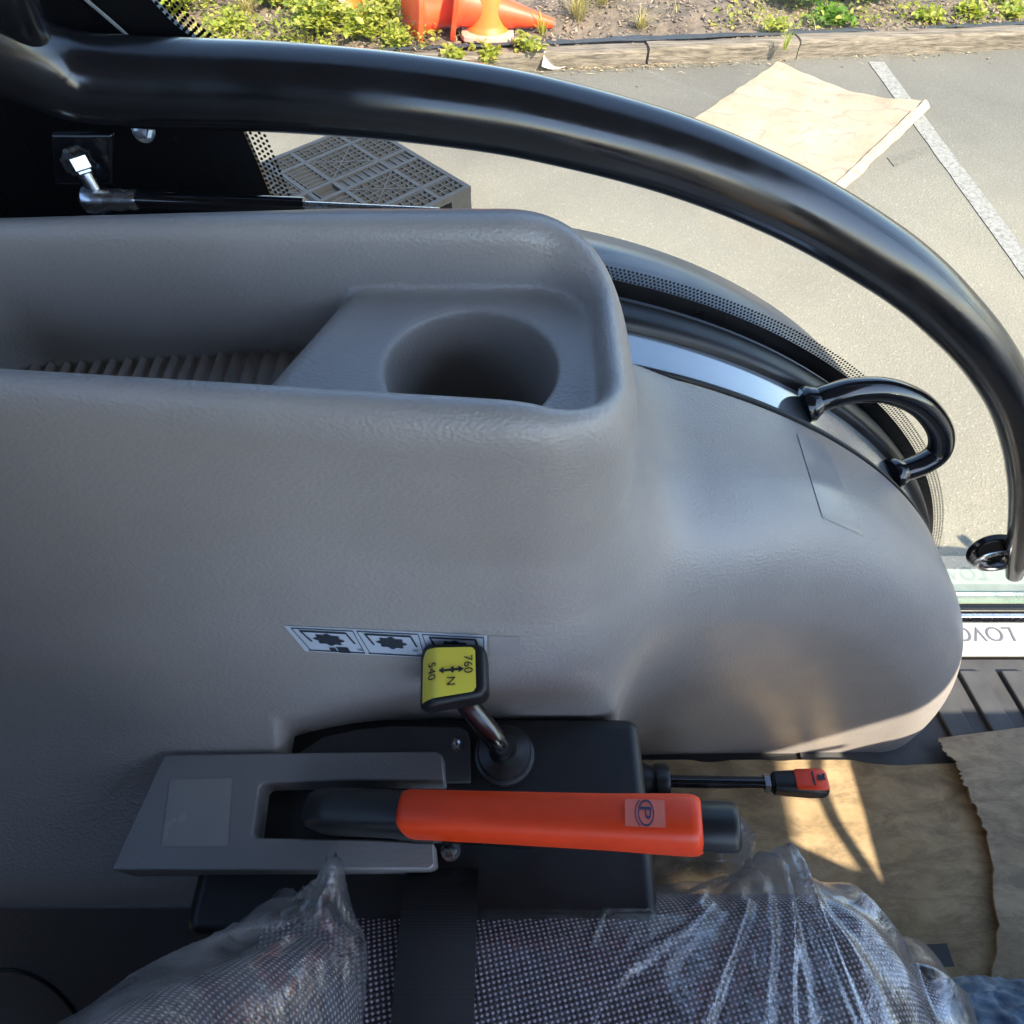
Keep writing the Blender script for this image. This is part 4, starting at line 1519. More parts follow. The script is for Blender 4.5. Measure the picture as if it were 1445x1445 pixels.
sE = bl2[np.argmin(np.abs(bp[:, 0] - 0.042))]
stc = []
for (ta, tb) in ((0.12, 0.88),):
    for s_ in (sE - 0.002, sE - 0.036, sE - 0.040):
        for k in range(14):
            t0 = ta + (tb - ta) * k / 14
            stc.append(tube(np.array([belt_pt(t0, s_), belt_pt(t0 + 0.035, s_)]), 0.0004, 5))
for ph in range(3):
    for sg in (0, 1):
        n = 9
        for k in range(n):
            f0, f1 = k / n, (k + 0.65) / n
            a0, a1 = 0.15 + ph * 0.25, 0.15 + (ph + 1) * 0.25 - 0.02
            if sg:
                a0, a1 = a1, a0
            stc.append(tube(np.array([belt_pt(a0 + (a1 - a0) * f0, sE - 0.004 - 0.030 * f0), belt_pt(a0 + (a1 - a0) * f1, sE - 0.004 - 0.030 * f1)]), 0.00035, 5))
o = build('stitching', stc, 'stitch', sb)
o['kind'] = 'stuff'

# ------------------------------------------------------------------ clear plastic cover over the seat
cov = thing('seat_cover_film', 'clear wrinkled plastic cover pulled over the seat', 'plastic cover', (0.1, -0.1, -0.6))


def ridge(x):
    return (1 - abs(x)) ** 3


peak = at_z(1108, 1226, -0.455)
V = []
NX, NK = 230, 170
xs_ = np.linspace(-0.030, 0.335, NX)
rl = random.Random(5)
fan = [(math.radians(a + rl.uniform(-5, 5)), rl.uniform(.0016, .0045), rl.uniform(.004, .012), rl.uniform(.05, .20) if a < 250 else rl.uniform(.1, .34)) for a in list(range(186, 292, 7)) + list(range(292, 352, 9))]
loose = [(rl.uniform(0.0, .16), rl.uniform(-.06, .04), math.radians(rl.uniform(196, 240)), rl.uniform(.001, .002), rl.uniform(.0015, .0035), rl.uniform(.02, .07)) for _ in range(22)]
for i, x in enumerate(xs_):
    for j in range(NK):
        kf = 6 + j * 0.36
        k0 = int(kf); f = kf - k0
        xx = min(x, 0.268)
        p = cushion(xx, k0) * (1 - f) + cushion(xx, k0 + 1) * f
        p[0] = x
        n = np.array([0, 0.55, 0.83])
        grow = min(1.0, max(0, (x - 0.12) / 0.16))
        dx_, dy_ = x - peak[0], (p[1] - peak[1]) - 0.35 * (p[2] + 0.46) * (-1 if p[1] > 0.03 else 0)
        dist = math.hypot(dx_, dy_)
        off = 0.0030 + 0.0022 * (nz(x * 22, p[1] * 22, 5) + 0.4)
        for (th, wd_, ht_, ln_) in fan:
            c_, s_ = math.cos(th), math.sin(th)
            al = dx_ * c_ + dy_ * s_
            if al > 0 and al < ln_:
                pe = -dx_ * s_ + dy_ * c_ + 0.006 * nz(al * 14, th * 9)
                w2 = wd_ * (0.7 + 7 * al)
                if abs(pe) < 3 * w2:
                    off += ht_ * math.exp(-(pe / w2) ** 2) * min(1, al / 0.03) * (1 - al / ln_)
        for (lx, ly, th, wd_, ht_, ln_) in loose:
            c_, s_ = math.cos(th), math.sin(th)
            al = (x - lx) * c_ + (p[1] - ly) * s_
            if 0 < al < ln_:
                pe = -(x - lx) * s_ + (p[1] - ly) * c_
                off += ht_ * math.exp(-(pe / wd_) ** 2) * math.sin(math.pi * al / ln_)
        off += 0.016 * grow * (0.7 + nz(x * 9, p[1] * 9, 9)) + 0.006 * grow * nz(x * 30, p[1] * 30, 2)
        cr = abs(x - peak[0] - 0.004 + 0.004 * nz(p[1] * 60, 3))
        off += 0.030 * max(0, 1 - cr / 0.020) ** 1.4 * math.exp(-((p[1] - 0.043) / 0.018) ** 2)
        if x > 0.268:
            e = (x - 0.268) / 0.062
            p[2] -= 0.09 * e ** 2
        V.append(p + n * off)
build('cushion_film', (np.array(V), grid_faces(NX, NK)), 'film', cov, angle=None)
V = []
NZ, NK = 130, 130
pk = at_z(452, 1208, -0.43)
for z in np.linspace(-0.53, -0.10, NZ):
    for j in range(NK):
        kf = 6 + j * 0.36
        k0 = int(kf); f = kf - k0
        p = backp(z, k0) * (1 - f) + backp(z, k0 + 1) * f
        ang = math.atan2(p[2] - pk[2], p[0] - pk[0])
        low = max(0.0, min(1.0, (-0.30 - z) / 0.14))
        off = 0.003 + (0.002 + 0.006 * low) * (nz(p[0] * 12, p[1] * 12, z * 12) + 0.5) + (0.002 + 0.006 * low) * ridge(nz(ang * 2.2, 7.0)) + (0.002 + 0.009 * low) * ridge(nz(p[0] * 12 + z * 7, z * 4, 4))
        off += 0.012 * low * (0.6 + nz(p[0] * 12, z * 12, 2))
        crp = abs(p[0] - pk[0])
        off += 0.030 * max(0, 1 - crp / 0.018) ** 1.4 * math.exp(-((z + 0.45) / 0.020) ** 2)
        nn = np.array([0.15, 0.95, 0.25])
        V.append(p + nn * off)
build('backrest_film', (np.array(V), grid_faces(NZ, NK)), 'film3', cov, angle=None)

# crumpled clear bag on the floor beside the box
V = []
NB = 80
for i in range(NB):
    for j in range(NB):
        a, b = i / (NB - 1), j / (NB - 1)
        p = np.array([0.12 + 0.155 * a + 0.02 * nz(b * 3, 1), 0.03 + 0.135 * b + 0.012 * nz(a * 4, 2), ZF + 0.006])
        dome = (math.sin(math.pi * a) * math.sin(math.pi * b)) ** 0.5
        p[2] += dome * (0.22 + 0.07 * ridge(nz(a * 5, b * 5, 1)) + 0.03 * nz(a * 9, b * 9, 4))
        V.append(p)
bag = build('plastic_bag', (np.array(V), grid_faces(NB, NB)), 'film2', None, angle=25)
tag(bag, 'crumpled clear plastic bag on the floor between black box and seat', 'plastic bag')

# ================================================================== FLOOR COVERINGS
def card_sheet(outl_fn, nu, nv, z, amp, thick, seed):
    Pm = np.zeros((nu, nv, 3))
    for i in range(nu):
        for j in range(nv):
            x, y = outl_fn(i / (nu - 1), j / (nv - 1))
            Pm[i, j] = (x, y, z + amp * (nz(x * 7, y * 7, seed) + 0.5 * nz(x * 19, y * 19, seed) + 0.8))
    return sheet(Pm, thick)


def sheetA(a, b):
    # x from under the box to the middle of the floor, y from under the seat to the fender wall
    ytop = 0.246 - 0.012 * max(0, nz(a * 8, 0.3)) - 0.03 * max(0, (0.12 - a)) / 0.12
    return (0.10 + 0.62 * a + 0.004 * nz(b * 12, 3.1), -0.85 + (ytop + 0.85) * b)


o = build('floor_cardboard', card_sheet(sheetA, 60, 90, ZF + 0.004, 0.0022, 0.003, 1.0), 'card_floor')
tag(o, 'stained brown cardboard laid on the cab floor beside the fender', 'cardboard')
te = [at_z(u, v, ZF + 0.02)[:2] for u, v in ((1322, 1040), (1333, 1062), (1348, 1075), (1352, 1098), (1362, 1110), (1372, 1134), (1392, 1180), (1410, 1300), (1400, 1400), (1380, 1500))]
te = np.array(te)


def sheetB(a, b):
    t = np.interp(b, np.linspace(0, 1, len(te)), np.arange(len(te)))
    x0 = np.interp(t, np.arange(len(te)), te[:, 0]); y0 = np.interp(t, np.arange(len(te)), te[:, 1])
    wv_ = 0.0035 * nz(b * 55, 5.5) + 0.0025 * (nz(b * 140, 6.5) > 0.1)
    return (x0 + wv_ + a * 0.60, y0 + 0.004 * nz(b * 22, 8.8) + a * (0.075 if b < 0.02 else 0.075 * (1 - b)))


PB = np.zeros((50, 80, 3))
for i in range(50):
    for j in range(80):
        a, b = i / 49, j / 79
        x, y = sheetB(a, b)
        lift = 0.009 * math.exp(-a * 9) * math.exp(-((b - 0.35) / 0.35) ** 2)
        PB[i, j] = (x, y, ZF + 0.0135 + 0.003 * (nz(x * 8, y * 8, 4) + 0.5) + lift)
PB = PB[:, ::-1]
o = build('floor_cardboard', sheet(PB, 0.003), 'card_floor2')
tag(o, 'grey-brown torn cardboard sheet overlapping the other on the right', 'cardboard')
tq = [at_z(u, v, ZF + 0.030) for u, v in ((1281, 1334), (1336, 1331), (1347, 1364), (1300, 1366))]
o = build('tape_strip', prism(tq, (0, 0, -0.0015)), 'tape', smooth=False)
tag(o, 'short strip of black tape stuck on the floor cardboard', 'tape')
cv = [at_z(u, v, -0.925) for u, v in ((1296, 1360), (1304, 1385), (1318, 1408), (1360, 1404), (1405, 1412), (1450, 1432), (1500, 1470))]
o = build('rubber_edge_strip', tube(spline(cv, 40), 0.014, 12), 'rubber')
tag(o, 'curved black rubber edge strip around the denim at the seat front', 'rubber strip')
# denim at the seat front
V = []
dc = at_z(1402, 1460, -0.895)
for i in range(60):
    for j in range(60):
        th = math.pi * i / 59; ph = 2 * math.pi * j / 59
        d = np.array([math.sin(th) * math.cos(ph), math.sin(th) * math.sin(ph), math.cos(th)])
        jj = ph if j < 59 else 0
        d0 = np.array([math.sin(th) * math.cos(jj), math.sin(th) * math.sin(jj), math.cos(th)])
        r = 1 + 0.16 * ridge(nz(d0[0] * 3 + 4, d0[1] * 3, d0[2] * 3)) - 0.10 + 0.06 * nz(d0[0] * 7, d0[1] * 7, d0[2] * 7)
        V.append(dc + d * r * np.array([0.125, 0.050, 0.046]))
o = build('denim_cloth', (np.array(V), grid_faces(60, 60)), 'denim', angle=None)
tag(o, 'crumpled faded blue denim cloth at the lower right beside the seat', 'denim')

# ================================================================== OUTSIDE: pallet
pA = gr(511, 171, 0.15); pB_ = gr(657, 258, 0.15)
e1 = (pB_ - pA)[:2]; L1 = 1.0; e1 = e1 / np.linalg.norm(e1); e2 = np.array([-e1[1], e1[0]])
if e2[1] > 0:
    e2 = -e2
L2 = 1.2
pal = bpy.data.objects.new('plastic_pallet', None); COL.objects.link(pal)
pal.location = (pA[0], pA[1], 0)
tag(pal, 'dark grey plastic lattice pallet lying on the asphalt', 'pallet')
Mz = np.array([[e1[0], e2[0], 0], [e1[1], e2[1], 0], [0, 0, 1]])


def pbox(a0, a1, b0, b1, z0, z1):
    V, Fc = bx(a0, a1, b0, b1, z0, z1)
    V = V @ Mz.T + np.array([pA[0], pA[1], 0])
    return V, (Fc if np.linalg.det(Mz) > 0 else [f[::-1] for f in Fc])


def pbar(p, q, wd, z0, z1):
    p = np.array(p); q = np.array(q)
    d = (q - p) / np.linalg.norm(q - p); n = np.array([-d[1], d[0]]) * wd / 2
    pts = np.array([(*(p + n), z0), (*(p - n), z0), (*(q - n), z0), (*(q + n), z0)]) @ Mz.T + np.array([pA[0], pA[1], 0])
    return prism(pts, (0, 0, z1 - z0))


def pal_build(name, geo, kind=None):
    o = build(name, geo, 'greypallet', pal, world=True, smooth=False)
    if kind:
        o['kind'] = kind
    return o


for nm, g in (('deck_edge', pbox(0, L1, 0, 0.028, 0.115, 0.15)), ('deck_edge', pbox(0, L1, L2 - 0.028, L2, 0.115, 0.15)), ('deck_edge', pbox(0, 0.028, 0.028, L2 - 0.028, 0.115, 0.15)), ('deck_edge', pbox(L1 - 0.028, L1, 0.028, L2 - 0.028, 0.115, 0.15))):
    pal_build(nm, g)
bands_a = [0.17, 0.44, 0.56, 0.83]
bands_b = [0.20, 0.52, 0.68, 1.00]
for a in bands_a:
    pal_build('deck_band', pbox(a - 0.012, a + 0.012, 0.028, L2 - 0.028, 0.120, 0.1495))
for b in bands_b:
    pal_build('deck_band', pbox(0.028, L1 - 0.028, b - 0.012, b + 0.012, 0.119, 0.1485))
lat = []
for a in np.arange(0.05, L1 - 0.03, 0.040):
    if 0.46 < a < 0.54:
        continue
    lat.append(pbox(a - 0.0028, a + 0.0028, 0.028, L2 - 0.028, 0.118, 0.1475))
for b in np.arange(0.055, L2 - 0.03, 0.046):
    if 0.55 < b < 0.65:
        for a0, a1 in ((0.03, 0.17), (0.83, 0.97)):
            lat.append(pbox(a0, a1, b - 0.0028, b + 0.0028, 0.118, 0.1465))
        continue
    lat.append(pbox(0.028, L1 - 0.028, b - 0.0028, b + 0.0028, 0.118, 0.1465))
for (a0, a1, b0, b1) in ((0.18, 0.43, 0.21, 0.51), (0.57, 0.82, 0.21, 0.51), (0.18, 0.43, 0.69, 0.99), (0.57, 0.82, 0.69, 0.99)):
    lat.append(pbar((a0, b0), (a1, b1), 0.007, 0.118, 0.1492)); lat.append(pbar((a0, b1), (a1, b0), 0.007, 0.118, 0.1490))
pal_build('deck_lattice', lat, 'stuff')
for a0, a1 in ((0.46, 0.54),):
    for b0, b1 in ((0.03, 0.50), (0.70, 1.17)):
        pal_build('channel_plate', pbox(a0, a1, b0, b1, 0.120, 0.138))
for b0, b1 in ((0.55, 0.65),):
    for a0, a1 in ((0.19, 0.42), (0.58, 0.81)):
        pal_build('channel_plate', pbox(a0, a1, b0, b1, 0.121, 0.137))
for a0 in (0.0, 0.43, 0.86):
    for b0 in (0.0, 0.53, 1.06):
        pal_build('foot_block', pbox(a0 + 0.002, a0 + 0.138, b0 + 0.002, b0 + 0.138, 0.014, 0.116))
for a0 in (0.0, 0.43, 0.86):
    pal_build('skid', pbox(a0, a0 + 0.14, 0.0, L2, 0.0, 0.0145))

# ------------------------------------------------------------------ cardboard sheet on the asphalt
cc = [gr(1096, 89, 0.01), gr(1303, 146, 0.02), gr(1172, 268, 0.02), gr(960, 182, 0.01)]
NU, NV = 50, 50
Pm = np.zeros((NU, NV, 3))
for i in range(NU):
    for j in range(NV):
        a, b = i / (NU - 1), j / (NV - 1)
        p = cc[0] * (1 - a) * (1 - b) + cc[1] * a * (1 - b) + cc[2] * a * b + cc[3] * (1 - a) * b
        sag = 0.035 * math.sin(math.pi * a) * (1 - b) ** 3
        p = p + np.array([-0.03, -0.16, 0]) * math.sin(math.pi * a) * (1 - b) ** 2 * 0.8
        p[2] = 0.012 + 0.012 * (nz(a * 3, b * 3, 6) + 0.6) + 0.05 * max(0, a - 0.75) * 2 * (0.6 + 0.4 * nz(b * 4, 2)) + 0.006 * nz(a * 9, b * 9) + 0.05 * (1 - a) * max(0, 0.15 - b)
        p[:2] += 0.012 * np.array([nz(b * 9, 3.3), nz(a * 9, 4.4)]) * (1 if (i in (0, NU - 1) or j in (0, NV - 1)) else 0)
        Pm[i, j] = p
crd = bpy.data.objects.new('cardboard_sheet', None); COL.objects.link(crd); crd.location = (*cc[3][:2], 0.0)
tag(crd, 'large flattened pale cardboard sheet lying across the bay line', 'cardboard')
V, Fc = sheet(Pm, 0.006)
build('card_panel', (V, [f[::-1] for f in Fc]), 'card_out', crd, world=True)
fold = np.zeros((4, NV, 3))
for j in range(NV):
    b = j / (NV - 1)
    p = Pm[-1, j]
    ed = np.array([0.55, -0.30, 0])
    wdt = 0.05 + 0.012 * nz(b * 7, 9)
    for k in range(4):
        t = k / 3
        fold[k, j] = p + ed * wdt * 1.6 * t + np.array([0, 0, 0.012 - 0.045 * t * t + 0.008 * nz(b * 14, k)])
fold[..., 2] = np.maximum(fold[..., 2], 0.008)
V, Fc = sheet(fold, 0.005)
build('folded_flap', (V, [f[::-1] for f in Fc]), 'card_out', crd, world=True)

# ------------------------------------------------------------------ traffic cones
def cone_geo(hgt=0.70, rb=0.135, rt=0.028):
    prof = [(rb + 0.02, 0.0), (rb + 0.012, 0.018), (rb, 0.03), (rb * 0.98, 0.05), (rt + 0.004, hgt - 0.01), (rt, hgt), (rt - 0.008, hgt), (rt - 0.008, hgt - 0.06)]
    return prof


def traffic_cone(label, foot, axis, mat, roll=0.0, base_h=0.035, bs=0.19):
    t = bpy.data.objects.new('traffic_cone', None); COL.objects.link(t); t.location = foot
    tag(t, label, 'traffic cone', 'discarded traffic cones in the garden bed')
    ax = Vector(axis).normalized()
    q = ax.to_track_quat('Z', 'Y').to_matrix() @ Matrix.Rotation(roll, 3, 'Z')
    pts = []
    for k in range(32):
        an = 2 * math.pi * k / 32
        c, s = math.cos(an), math.sin(an)
        f = (abs(c) ** 6 + abs(s) ** 6) ** (-1 / 6)
        pts.append(np.array(q @ Vector((c * f * bs, s * f * bs, 0))) + np.array(foot))
    build('cone_base', prism(pts, np.array(ax) * base_h), 'conebase' if mat == 'cone' else mat, t, world=True, bevel=0.006)
    build('cone_body', lathe(cone_geo(), np.array(foot) + np.array(ax) * (base_h - 0.002), ax, 40), mat, t, world=True)
    return t


traffic_cone('orange traffic cone standing upright on its faded square base', gr(688, 48, 0.10), (0.02, 0.04, 1), 'cone', R(28))
traffic_cone('orange traffic cone lying on its side right of the upright cone', gr(640, 2, 0.30), (1, 0.03, -0.20), 'conered', R(10))
traffic_cone('red-orange fallen cone with its base on edge, left of the upright cone', gr(578, 18, 0.235), (0.9, 0.42, -0.12), 'conered', R(4))
traffic_cone('orange traffic cone half hidden behind the yellow-green weeds', gr(476, 8, 0.18), (0.5, 0.4, 0.55), 'cone', R(20))

# ------------------------------------------------------------------ weeds, grass
def leaf_geo(p, d, up_, L, W, fold=0.25):
    d = d / np.linalg.norm(d)
    s = np.cross(d, up_); s /= np.linalg.norm(s) + 1e-9
    n = np.cross(s, d)
    V = [p, p + d * L * .35 + s * W * .5 + n * fold * W * .4, p + d * L * .75 + s * W * .36 + n * fold * W * .2 - n * L * .05, p + d * L - n * L * .14,
         p + d * L * .75 - s * W * .36 + n * fold * W * .2 - n * L * .05, p + d * L * .35 - s * W * .5 + n * fold * W * .4, p + d * L * .5 - n * fold * W * .15]
    return np.array(V), [(0, 1, 6), (1, 2, 6), (2, 3, 6), (3, 4, 6), (4, 5, 6), (5, 0, 6)]


def bed_z(x, y):
    return 0.095 + 0.05 * nz(x * 2.2, y * 2.2) + 0.025 * nz(x * 7, y * 7, 3)


def leafy_weed(label, foot, rad, hgt, nleaf, mat, L=0.05, group='leafy weeds in the garden bed'):
    t = bpy.data.objects.new('leafy_weed', None); COL.objects.link(t); t.location = foot
    tag(t, label, 'weed', group)
    stems, leaves = [], []
    foot = np.array(foot)
    nst = max(5, nleaf // 14)
    for s in range(nst):
        an = random.uniform(0, 2 * math.pi); rr_ = rad * random.uniform(.2, 1)
        tip = foot + np.array([math.cos(an) * rr_, math.sin(an) * rr_, hgt * random.uniform(.35, 1) * (1.1 - 0.5 * rr_ / rad)])
        mid_ = (foot + tip) / 2 + np.array([0, 0, hgt * .15])
        P_ = spline([foot + np.array([math.cos(an) * rr_ * .15, math.sin(an) * rr_ * .15, -0.02]), mid_, tip], 6)
        stems.append(tube(P_, np.linspace(.003, .0012, 6), 5))
        for k in range(nleaf // nst):
            f = random.uniform(.25, 1.0)
            q = P_[min(5, int(f * 5))] + np.array([random.gauss(0, .02), random.gauss(0, .02), random.gauss(0, .012)])
            d = np.array([random.gauss(0, 1), random.gauss(0, 1), random.uniform(-.1, .9)])
            l = L * random.uniform(.55, 1.25)
            leaves.append(leaf_geo(q, d, np.array([random.gauss(0, .4), random.gauss(0, .4), 1.0]), l, l * random.uniform(.45, .8)))
    build('stems', stems, 'stem', t, world=True)
    build('leaves', leaves, mat, t, world=True, smooth=False)
    return t


def grass_tuft(label, foot, rad, hgt, nb, mat, group='grass tufts in the garden bed'):
    foot = np.array(foot)
    V, Fc = [], []
    for k in range(nb):
        an = random.uniform(0, 2 * math.pi)
        b = foot + np.array([math.cos(an), math.sin(an), 0]) * rad * .3 * random.random()
        ln_ = hgt * random.uniform(.5, 1.15)
        lean = np.array([math.cos(an), math.sin(an), 0]) * rad * random.uniform(.3, 1.3)
        wv_ = np.array([-math.sin(an), math.cos(an), 0]) * random.uniform(.0025, .005)
        i = len(V)
        for f, ww in ((0, 1), (.5, .8), (.85, .45), (1, 0.05)):
            c = b + lean * f * f + np.array([0, 0, ln_ * (f - .25 * f * f)])
            V += [c - wv_ * ww, c + wv_ * ww]
        Fc += [(i, i + 1, i + 3, i + 2), (i + 2, i + 3, i + 5, i + 4), (i + 4, i + 5, i + 7, i + 6)]
    o = build('grass_tuft', (np.array(V), Fc), mat, None, world=True, base=foot, smooth=False)
    tag(o, label, 'grass', group)
    return o


def bedp(u, v):
    p = gr(u, v, 0.11)
    p[2] = bed_z(p[0], p[1])
    return p


leafy = [
    (255, 22, .30, .30, 420, 'leaf_lime', .045, 'sprawling yellow-green weed at the left end beside the black quarter panel'),
    (330, 40, .22, .16, 260, 'leaf_lime', .040, 'low yellow-green weed just above the black door tube at the left'),
    (400, 8, .34, .34, 520, 'leaf_lime', .050, 'tall yellow-green weed left of the half-hidden cone'),
    (455, 45, .30, .26, 520, 'leaf_lime', .055, 'bushy lime-green weed spreading towards the kerb left of the cones'),
    (520, 55, .24, .20, 300, 'leaf_lime', .055, 'broad-leaved lime weed between the cones and the door tube'),
    (566, 62, .13, .10, 110, 'leaf_lime', .045, 'small lime weed in front of the fallen red-orange cone'),
    (225, 6, .26, .26, 300, 'leaf_lime', .045, 'yellow-green weed in the top left beside the dotted glass edge'),
    (300, 2, .30, .30, 380, 'leaf_lime', .045, 'yellow-green weed at the top between the two tall weeds on the left'),
    (470, 8, .26, .30, 400, 'leaf_lime', .05, 'leafy yellow-green weed growing in front of the half-hidden cone'),
    (545, 30, .16, .20, 200, 'leaf_lime', .05, 'narrow lime weed leaning against the fallen red-orange cone'),
    (1125, 4, .26, .26, 420, 'leaf_green', .075, 'bright green broad-leaved plant at the top, left of its twin'),
    (1215, 2, .27, .24, 420, 'leaf_green', .075, 'bright green broad-leaved plant at the top, right of its twin'),
    (1170, 30, .18, .13, 160, 'leaf_green', .055, 'small green weed in front of the two broad-leaved plants'),
    (1095, 42, .14, .09, 90, 'leaf_lime', .05, 'pale little weed at the timber edge above the lying cardboard'),
    (690, 74, .14, .07, 70, 'leaf_lime', .055, 'creeping lime vine over the timber edge below the upright cone'),
    (745, 70, .13, .06, 60, 'leaf_lime', .05, 'creeping lime vine right of the upright cone base'),
    (640, 80, .12, .06, 45, 'leaf_lime', .05, 'creeping lime vine left of the upright cone base'),
    (1310, 28, .13, .08, 70, 'leaf_lime', .05, 'low green weed near the bed edge right of the broad-leaved plants'),
    (1365, 22, .16, .08, 90, 'leaf_lime', .05, 'low strip of green weeds along the bed edge at the right'),
    (1425, 15, .17, .09, 100, 'leaf_lime', .05, 'low green weed at the far right of the bed edge'),
]
for (u, v, rad_, h_, nl_, m_, L_, lab_) in leafy:
    leafy_weed(lab_, bedp(u, v), rad_ * 1.12, h_ * 1.1, int(nl_ * 2.2), m_, L_)
tufts = [
    (285, 60, .12, .16, 70, 'leaf_straw', 'dry straw tuft beside the black quarter panel'),
    (350, 20, .16, .28, 90, 'leaf_straw', 'tall dry grass among the weeds at the left'),
    (425, 60, .10, .14, 60, 'leaf_straw', 'short dry grass under the bushy lime weed'),
    (590, 8, .12, .24, 80, 'leaf_straw', 'dry grass sticking up between fallen cone and upright cone'),
    (628, 35, .10, .18, 70, 'leaf_straw', 'pale dry grass clump touching the upright cone base'),
    (815, 28, .16, .26, 110, 'leaf_straw', 'dry grass tuft right of the lying cone tip'),
    (850, 12, .15, .26, 90, 'leaf_straw', 'second dry grass tuft further right of the lying cone tip'),
    (765, 52, .07, .16, 30, 'leaf_lime', 'thin green grass in front of the lying cone'),
    (905, 35, .12, .12, 60, 'leaf_straw', 'sparse dry grass in the middle of the bare bed'),
    (1108, 66, .05, .16, 26, 'leaf_lime', 'thin grass growing through the timber joint above the cardboard'),
    (1400, 5, .14, .16, 60, 'leaf_lime', 'green grass tuft in the top right corner'),
]
for (u, v, rad_, h_, nb_, m_, lab_) in tufts:
    grass_tuft(lab_, bedp(u, v), rad_, h_, nb_, m_)

# bark mulch and litter (uncountable)
V, Fc = [], []
for k in range(9000):
    s = random.uniform(-3.2, 5.2); t = 0.12 + 2.0 * random.random() ** 1.2
    p = kp(s, t); z = 0.095 + 0.05 * nz(p[0] * 2.2, p[1] * 2.2) + 0.025 * nz(p[0] * 7, p[1] * 7, 3) + 0.05 * min(1, t)
    c = np.array([p[0], p[1], z])
    L_ = random.uniform(.010, .040); W_ = L_ * random.uniform(.25, .6)
    a = random.uniform(0, math.pi); d = np.array([math.cos(a), math.sin(a), random.gauss(0, .35)]); q = np.array([-math.sin(a), math.cos(a), random.gauss(0, .3)])
    i = len(V)
    V += [c - d * L_ / 2 - q * W_ / 2, c + d * L_ / 2 - q * W_ / 2, c + d * L_ / 2 + q * W_ / 2, c - d * L_ / 2 + q * W_ / 2, c + np.array([0, 0, .006])]
    Fc += [(i, i + 1, i + 4), (i + 1, i + 2, i + 4), (i + 2, i + 3, i + 4), (i + 3, i, i + 4)]
o = build('bark_mulch', (np.array(V), Fc), 'chip', None, world=True, base=(0, 6, 0.1), smooth=False)
tag(o, 'bark chips and dry debris scattered over the garden bed', 'mulch', kind='stuff')
V, Fc = [], []
for k in range(620):
    s = random.uniform(-0.2, 3.6) if random.random() < .45 else random.gauss(0.75, .38)
    t = -abs(random.gauss(0, .045 if random.random() < .8 else .12)) - .006
    p = kp(s, t, 0.004 + random.random() * .008)
    thin = random.random() < .75
    L_ = random.uniform(.02, .09) if thin else random.uniform(.012, .04); W_ = random.uniform(.0015, .004) if thin else L_ * random.uniform(.3, .5)
    a = random.gauss(0.1, .5) if thin else random.uniform(0, 3.1); d = np.array([math.cos(a), math.sin(a), random.gauss(0, .10)]); q = np.array([-math.sin(a), math.cos(a), random.gauss(0, .3)])
    bend = q * L_ * random.gauss(0, .12)
    i = len(V)
    V += [p - d * L_ / 2, p + q * W_ / 2 + bend + [0, 0, .004], p + d * L_ / 2, p - q * W_ / 2 + bend + [0, 0, .004]]
    Fc += [(i, i + 1, i + 2, i + 3)]
V = np.array(V); V[:, 2] = np.maximum(V[:, 2], 0.003)
o = build('dry_leaf_litter', (V, Fc), 'litter', None, world=True, base=(0.8, 5.3, 0), smooth=False)
tag(o, 'dry grass and leaf litter caught along the foot of the timber edging', 'litter', kind='stuff')
leaves, V, Fc = [], [], []
for k in range(7500):
    u_ = random.uniform(190, 620) if random.random() < .8 else random.uniform(1000, 1445)
    p = bedp(u_, random.uniform(-30, 78 if u_ < 700 else 40))
    if nz(p[0] * 2.3, p[1] * 2.3, 11) < -0.16 or (p[:2] - ka).dot(kn) < 0.13:
        continue
    d = np.array([random.gauss(0, 1), random.gauss(0, 1), random.uniform(0, .9)])
    l = random.uniform(.018, .055)
    leaves.append(leaf_geo(p + np.array([0, 0, random.random() ** 2 * .10]), d, np.array([random.gauss(0, .4), random.gauss(0, .4), 1.0]), l, l * random.uniform(.3, .7)))
o = build('low_weed_cover', leaves, 'leaf_lime', None, world=True, base=(-1, 6, 0.1), smooth=False)
tag(o, 'low creeping yellow-green weed cover over the soil of the bed', 'weeds', kind='stuff')
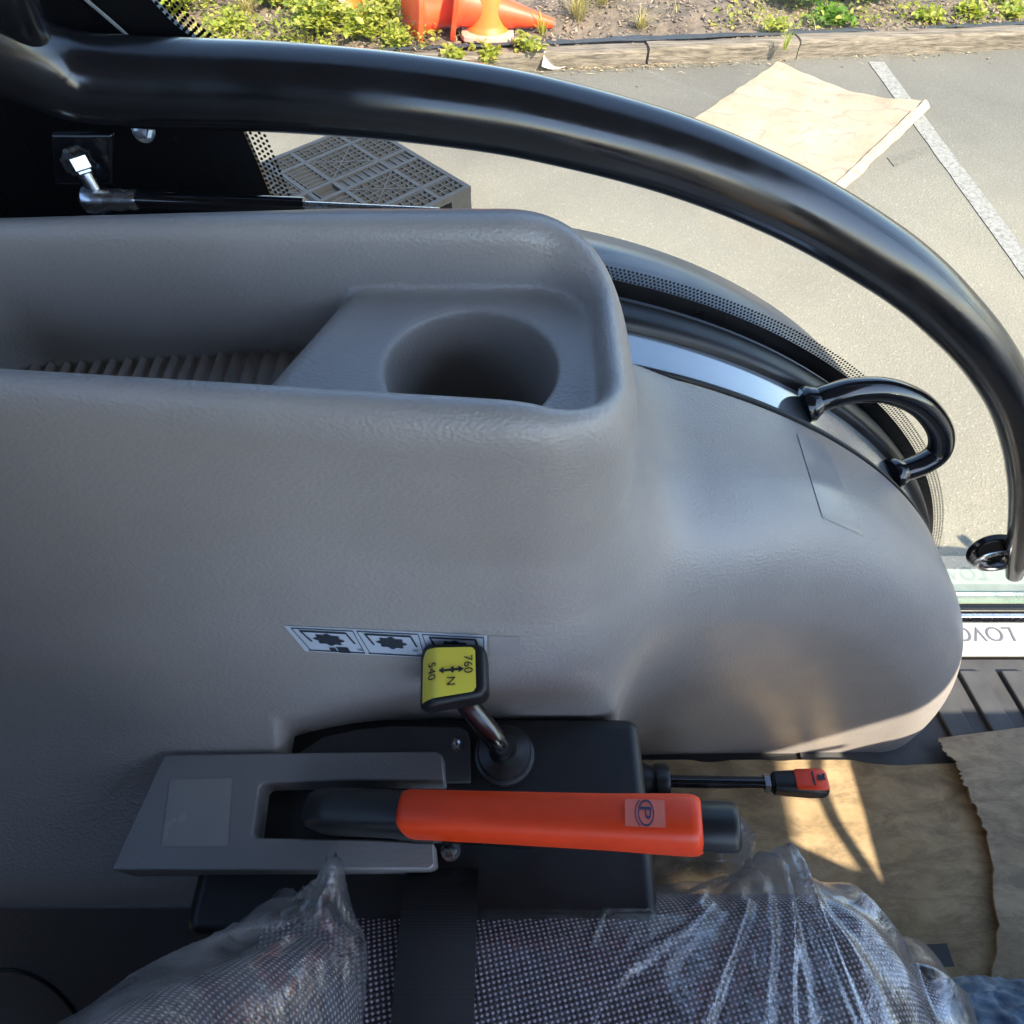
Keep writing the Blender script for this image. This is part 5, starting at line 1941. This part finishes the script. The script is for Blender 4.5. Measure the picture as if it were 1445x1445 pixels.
for k in range(4200):
    p = bedp(random.uniform(150, 1445), random.uniform(-40, 80))
    if nz(p[0] * 1.7, p[1] * 1.7, 21) < 0.0 or (p[:2] - ka).dot(kn) < 0.17:
        continue
    an = random.uniform(0, 2 * math.pi); ln_ = random.uniform(.04, .16); lay = random.random()
    d = np.array([math.cos(an) * (.3 + lay), math.sin(an) * (.3 + lay), 1.1 - lay]); d /= np.linalg.norm(d)
    q = np.array([-math.sin(an), math.cos(an), 0]) * random.uniform(.0012, .003)
    i = len(V)
    V += [p - q, p + q, p + d * ln_ * .6 + q * .7, p + d * ln_ * .6 - q * .7, p + d * ln_ + np.array([0, 0, -ln_ * .15])]
    Fc += [(i, i + 1, i + 2, i + 3), (i + 3, i + 2, i + 4)]
o = build('dry_grass_cover', (np.array(V), Fc), 'leaf_straw', None, world=True, base=(0, 6, 0.1), smooth=False)
tag(o, 'thin dry straw-coloured grass strewn over the bed', 'dry grass', kind='stuff')
# weed fabric showing at the bed edge
V = []
for i in range(70):
    s = -5 + 11 * i / 69
    for t, z in ((0.134, 0.112), (0.15, 0.118), (0.24 + 0.04 * nz(s * 3, 1), 0.100)):
        V.append(kp(s, t + 0.01 * nz(s * 6, 2), z + 0.010 * nz(s * 5, t * 9)))
o = build('weed_fabric', (np.array(V), [f[::-1] for f in grid_faces(70, 3)]), 'weedmat', None, world=True)
tag(o, 'strip of black weed fabric showing behind the timber edging', 'weed fabric')
# curled paper scrap at the kerb
Pm = np.zeros((14, 5, 3))
a_ = gr(764, 100, 0.0); b_ = gr(812, 92, 0.0)
for i in range(14):
    for j in range(5):
        a, b = i / 13, j / 4
        p = a_ * (1 - a) + b_ * a
        p = p + np.array([0.02 * b, 0.09 * (b - .5) * (1 - .5 * a), 0.01 + 0.10 * (2 * a - 1) ** 2 * (0.4 + .6 * b)])
        Pm[i, j] = p
V, Fc = sheet(Pm, 0.002)
o = build('paper_scrap', (V, [f[::-1] for f in Fc]), 'paper', None, world=True)
tag(o, 'curled pale paper scrap at the foot of the timber edging', 'paper')

print('objects', len(bpy.data.objects))
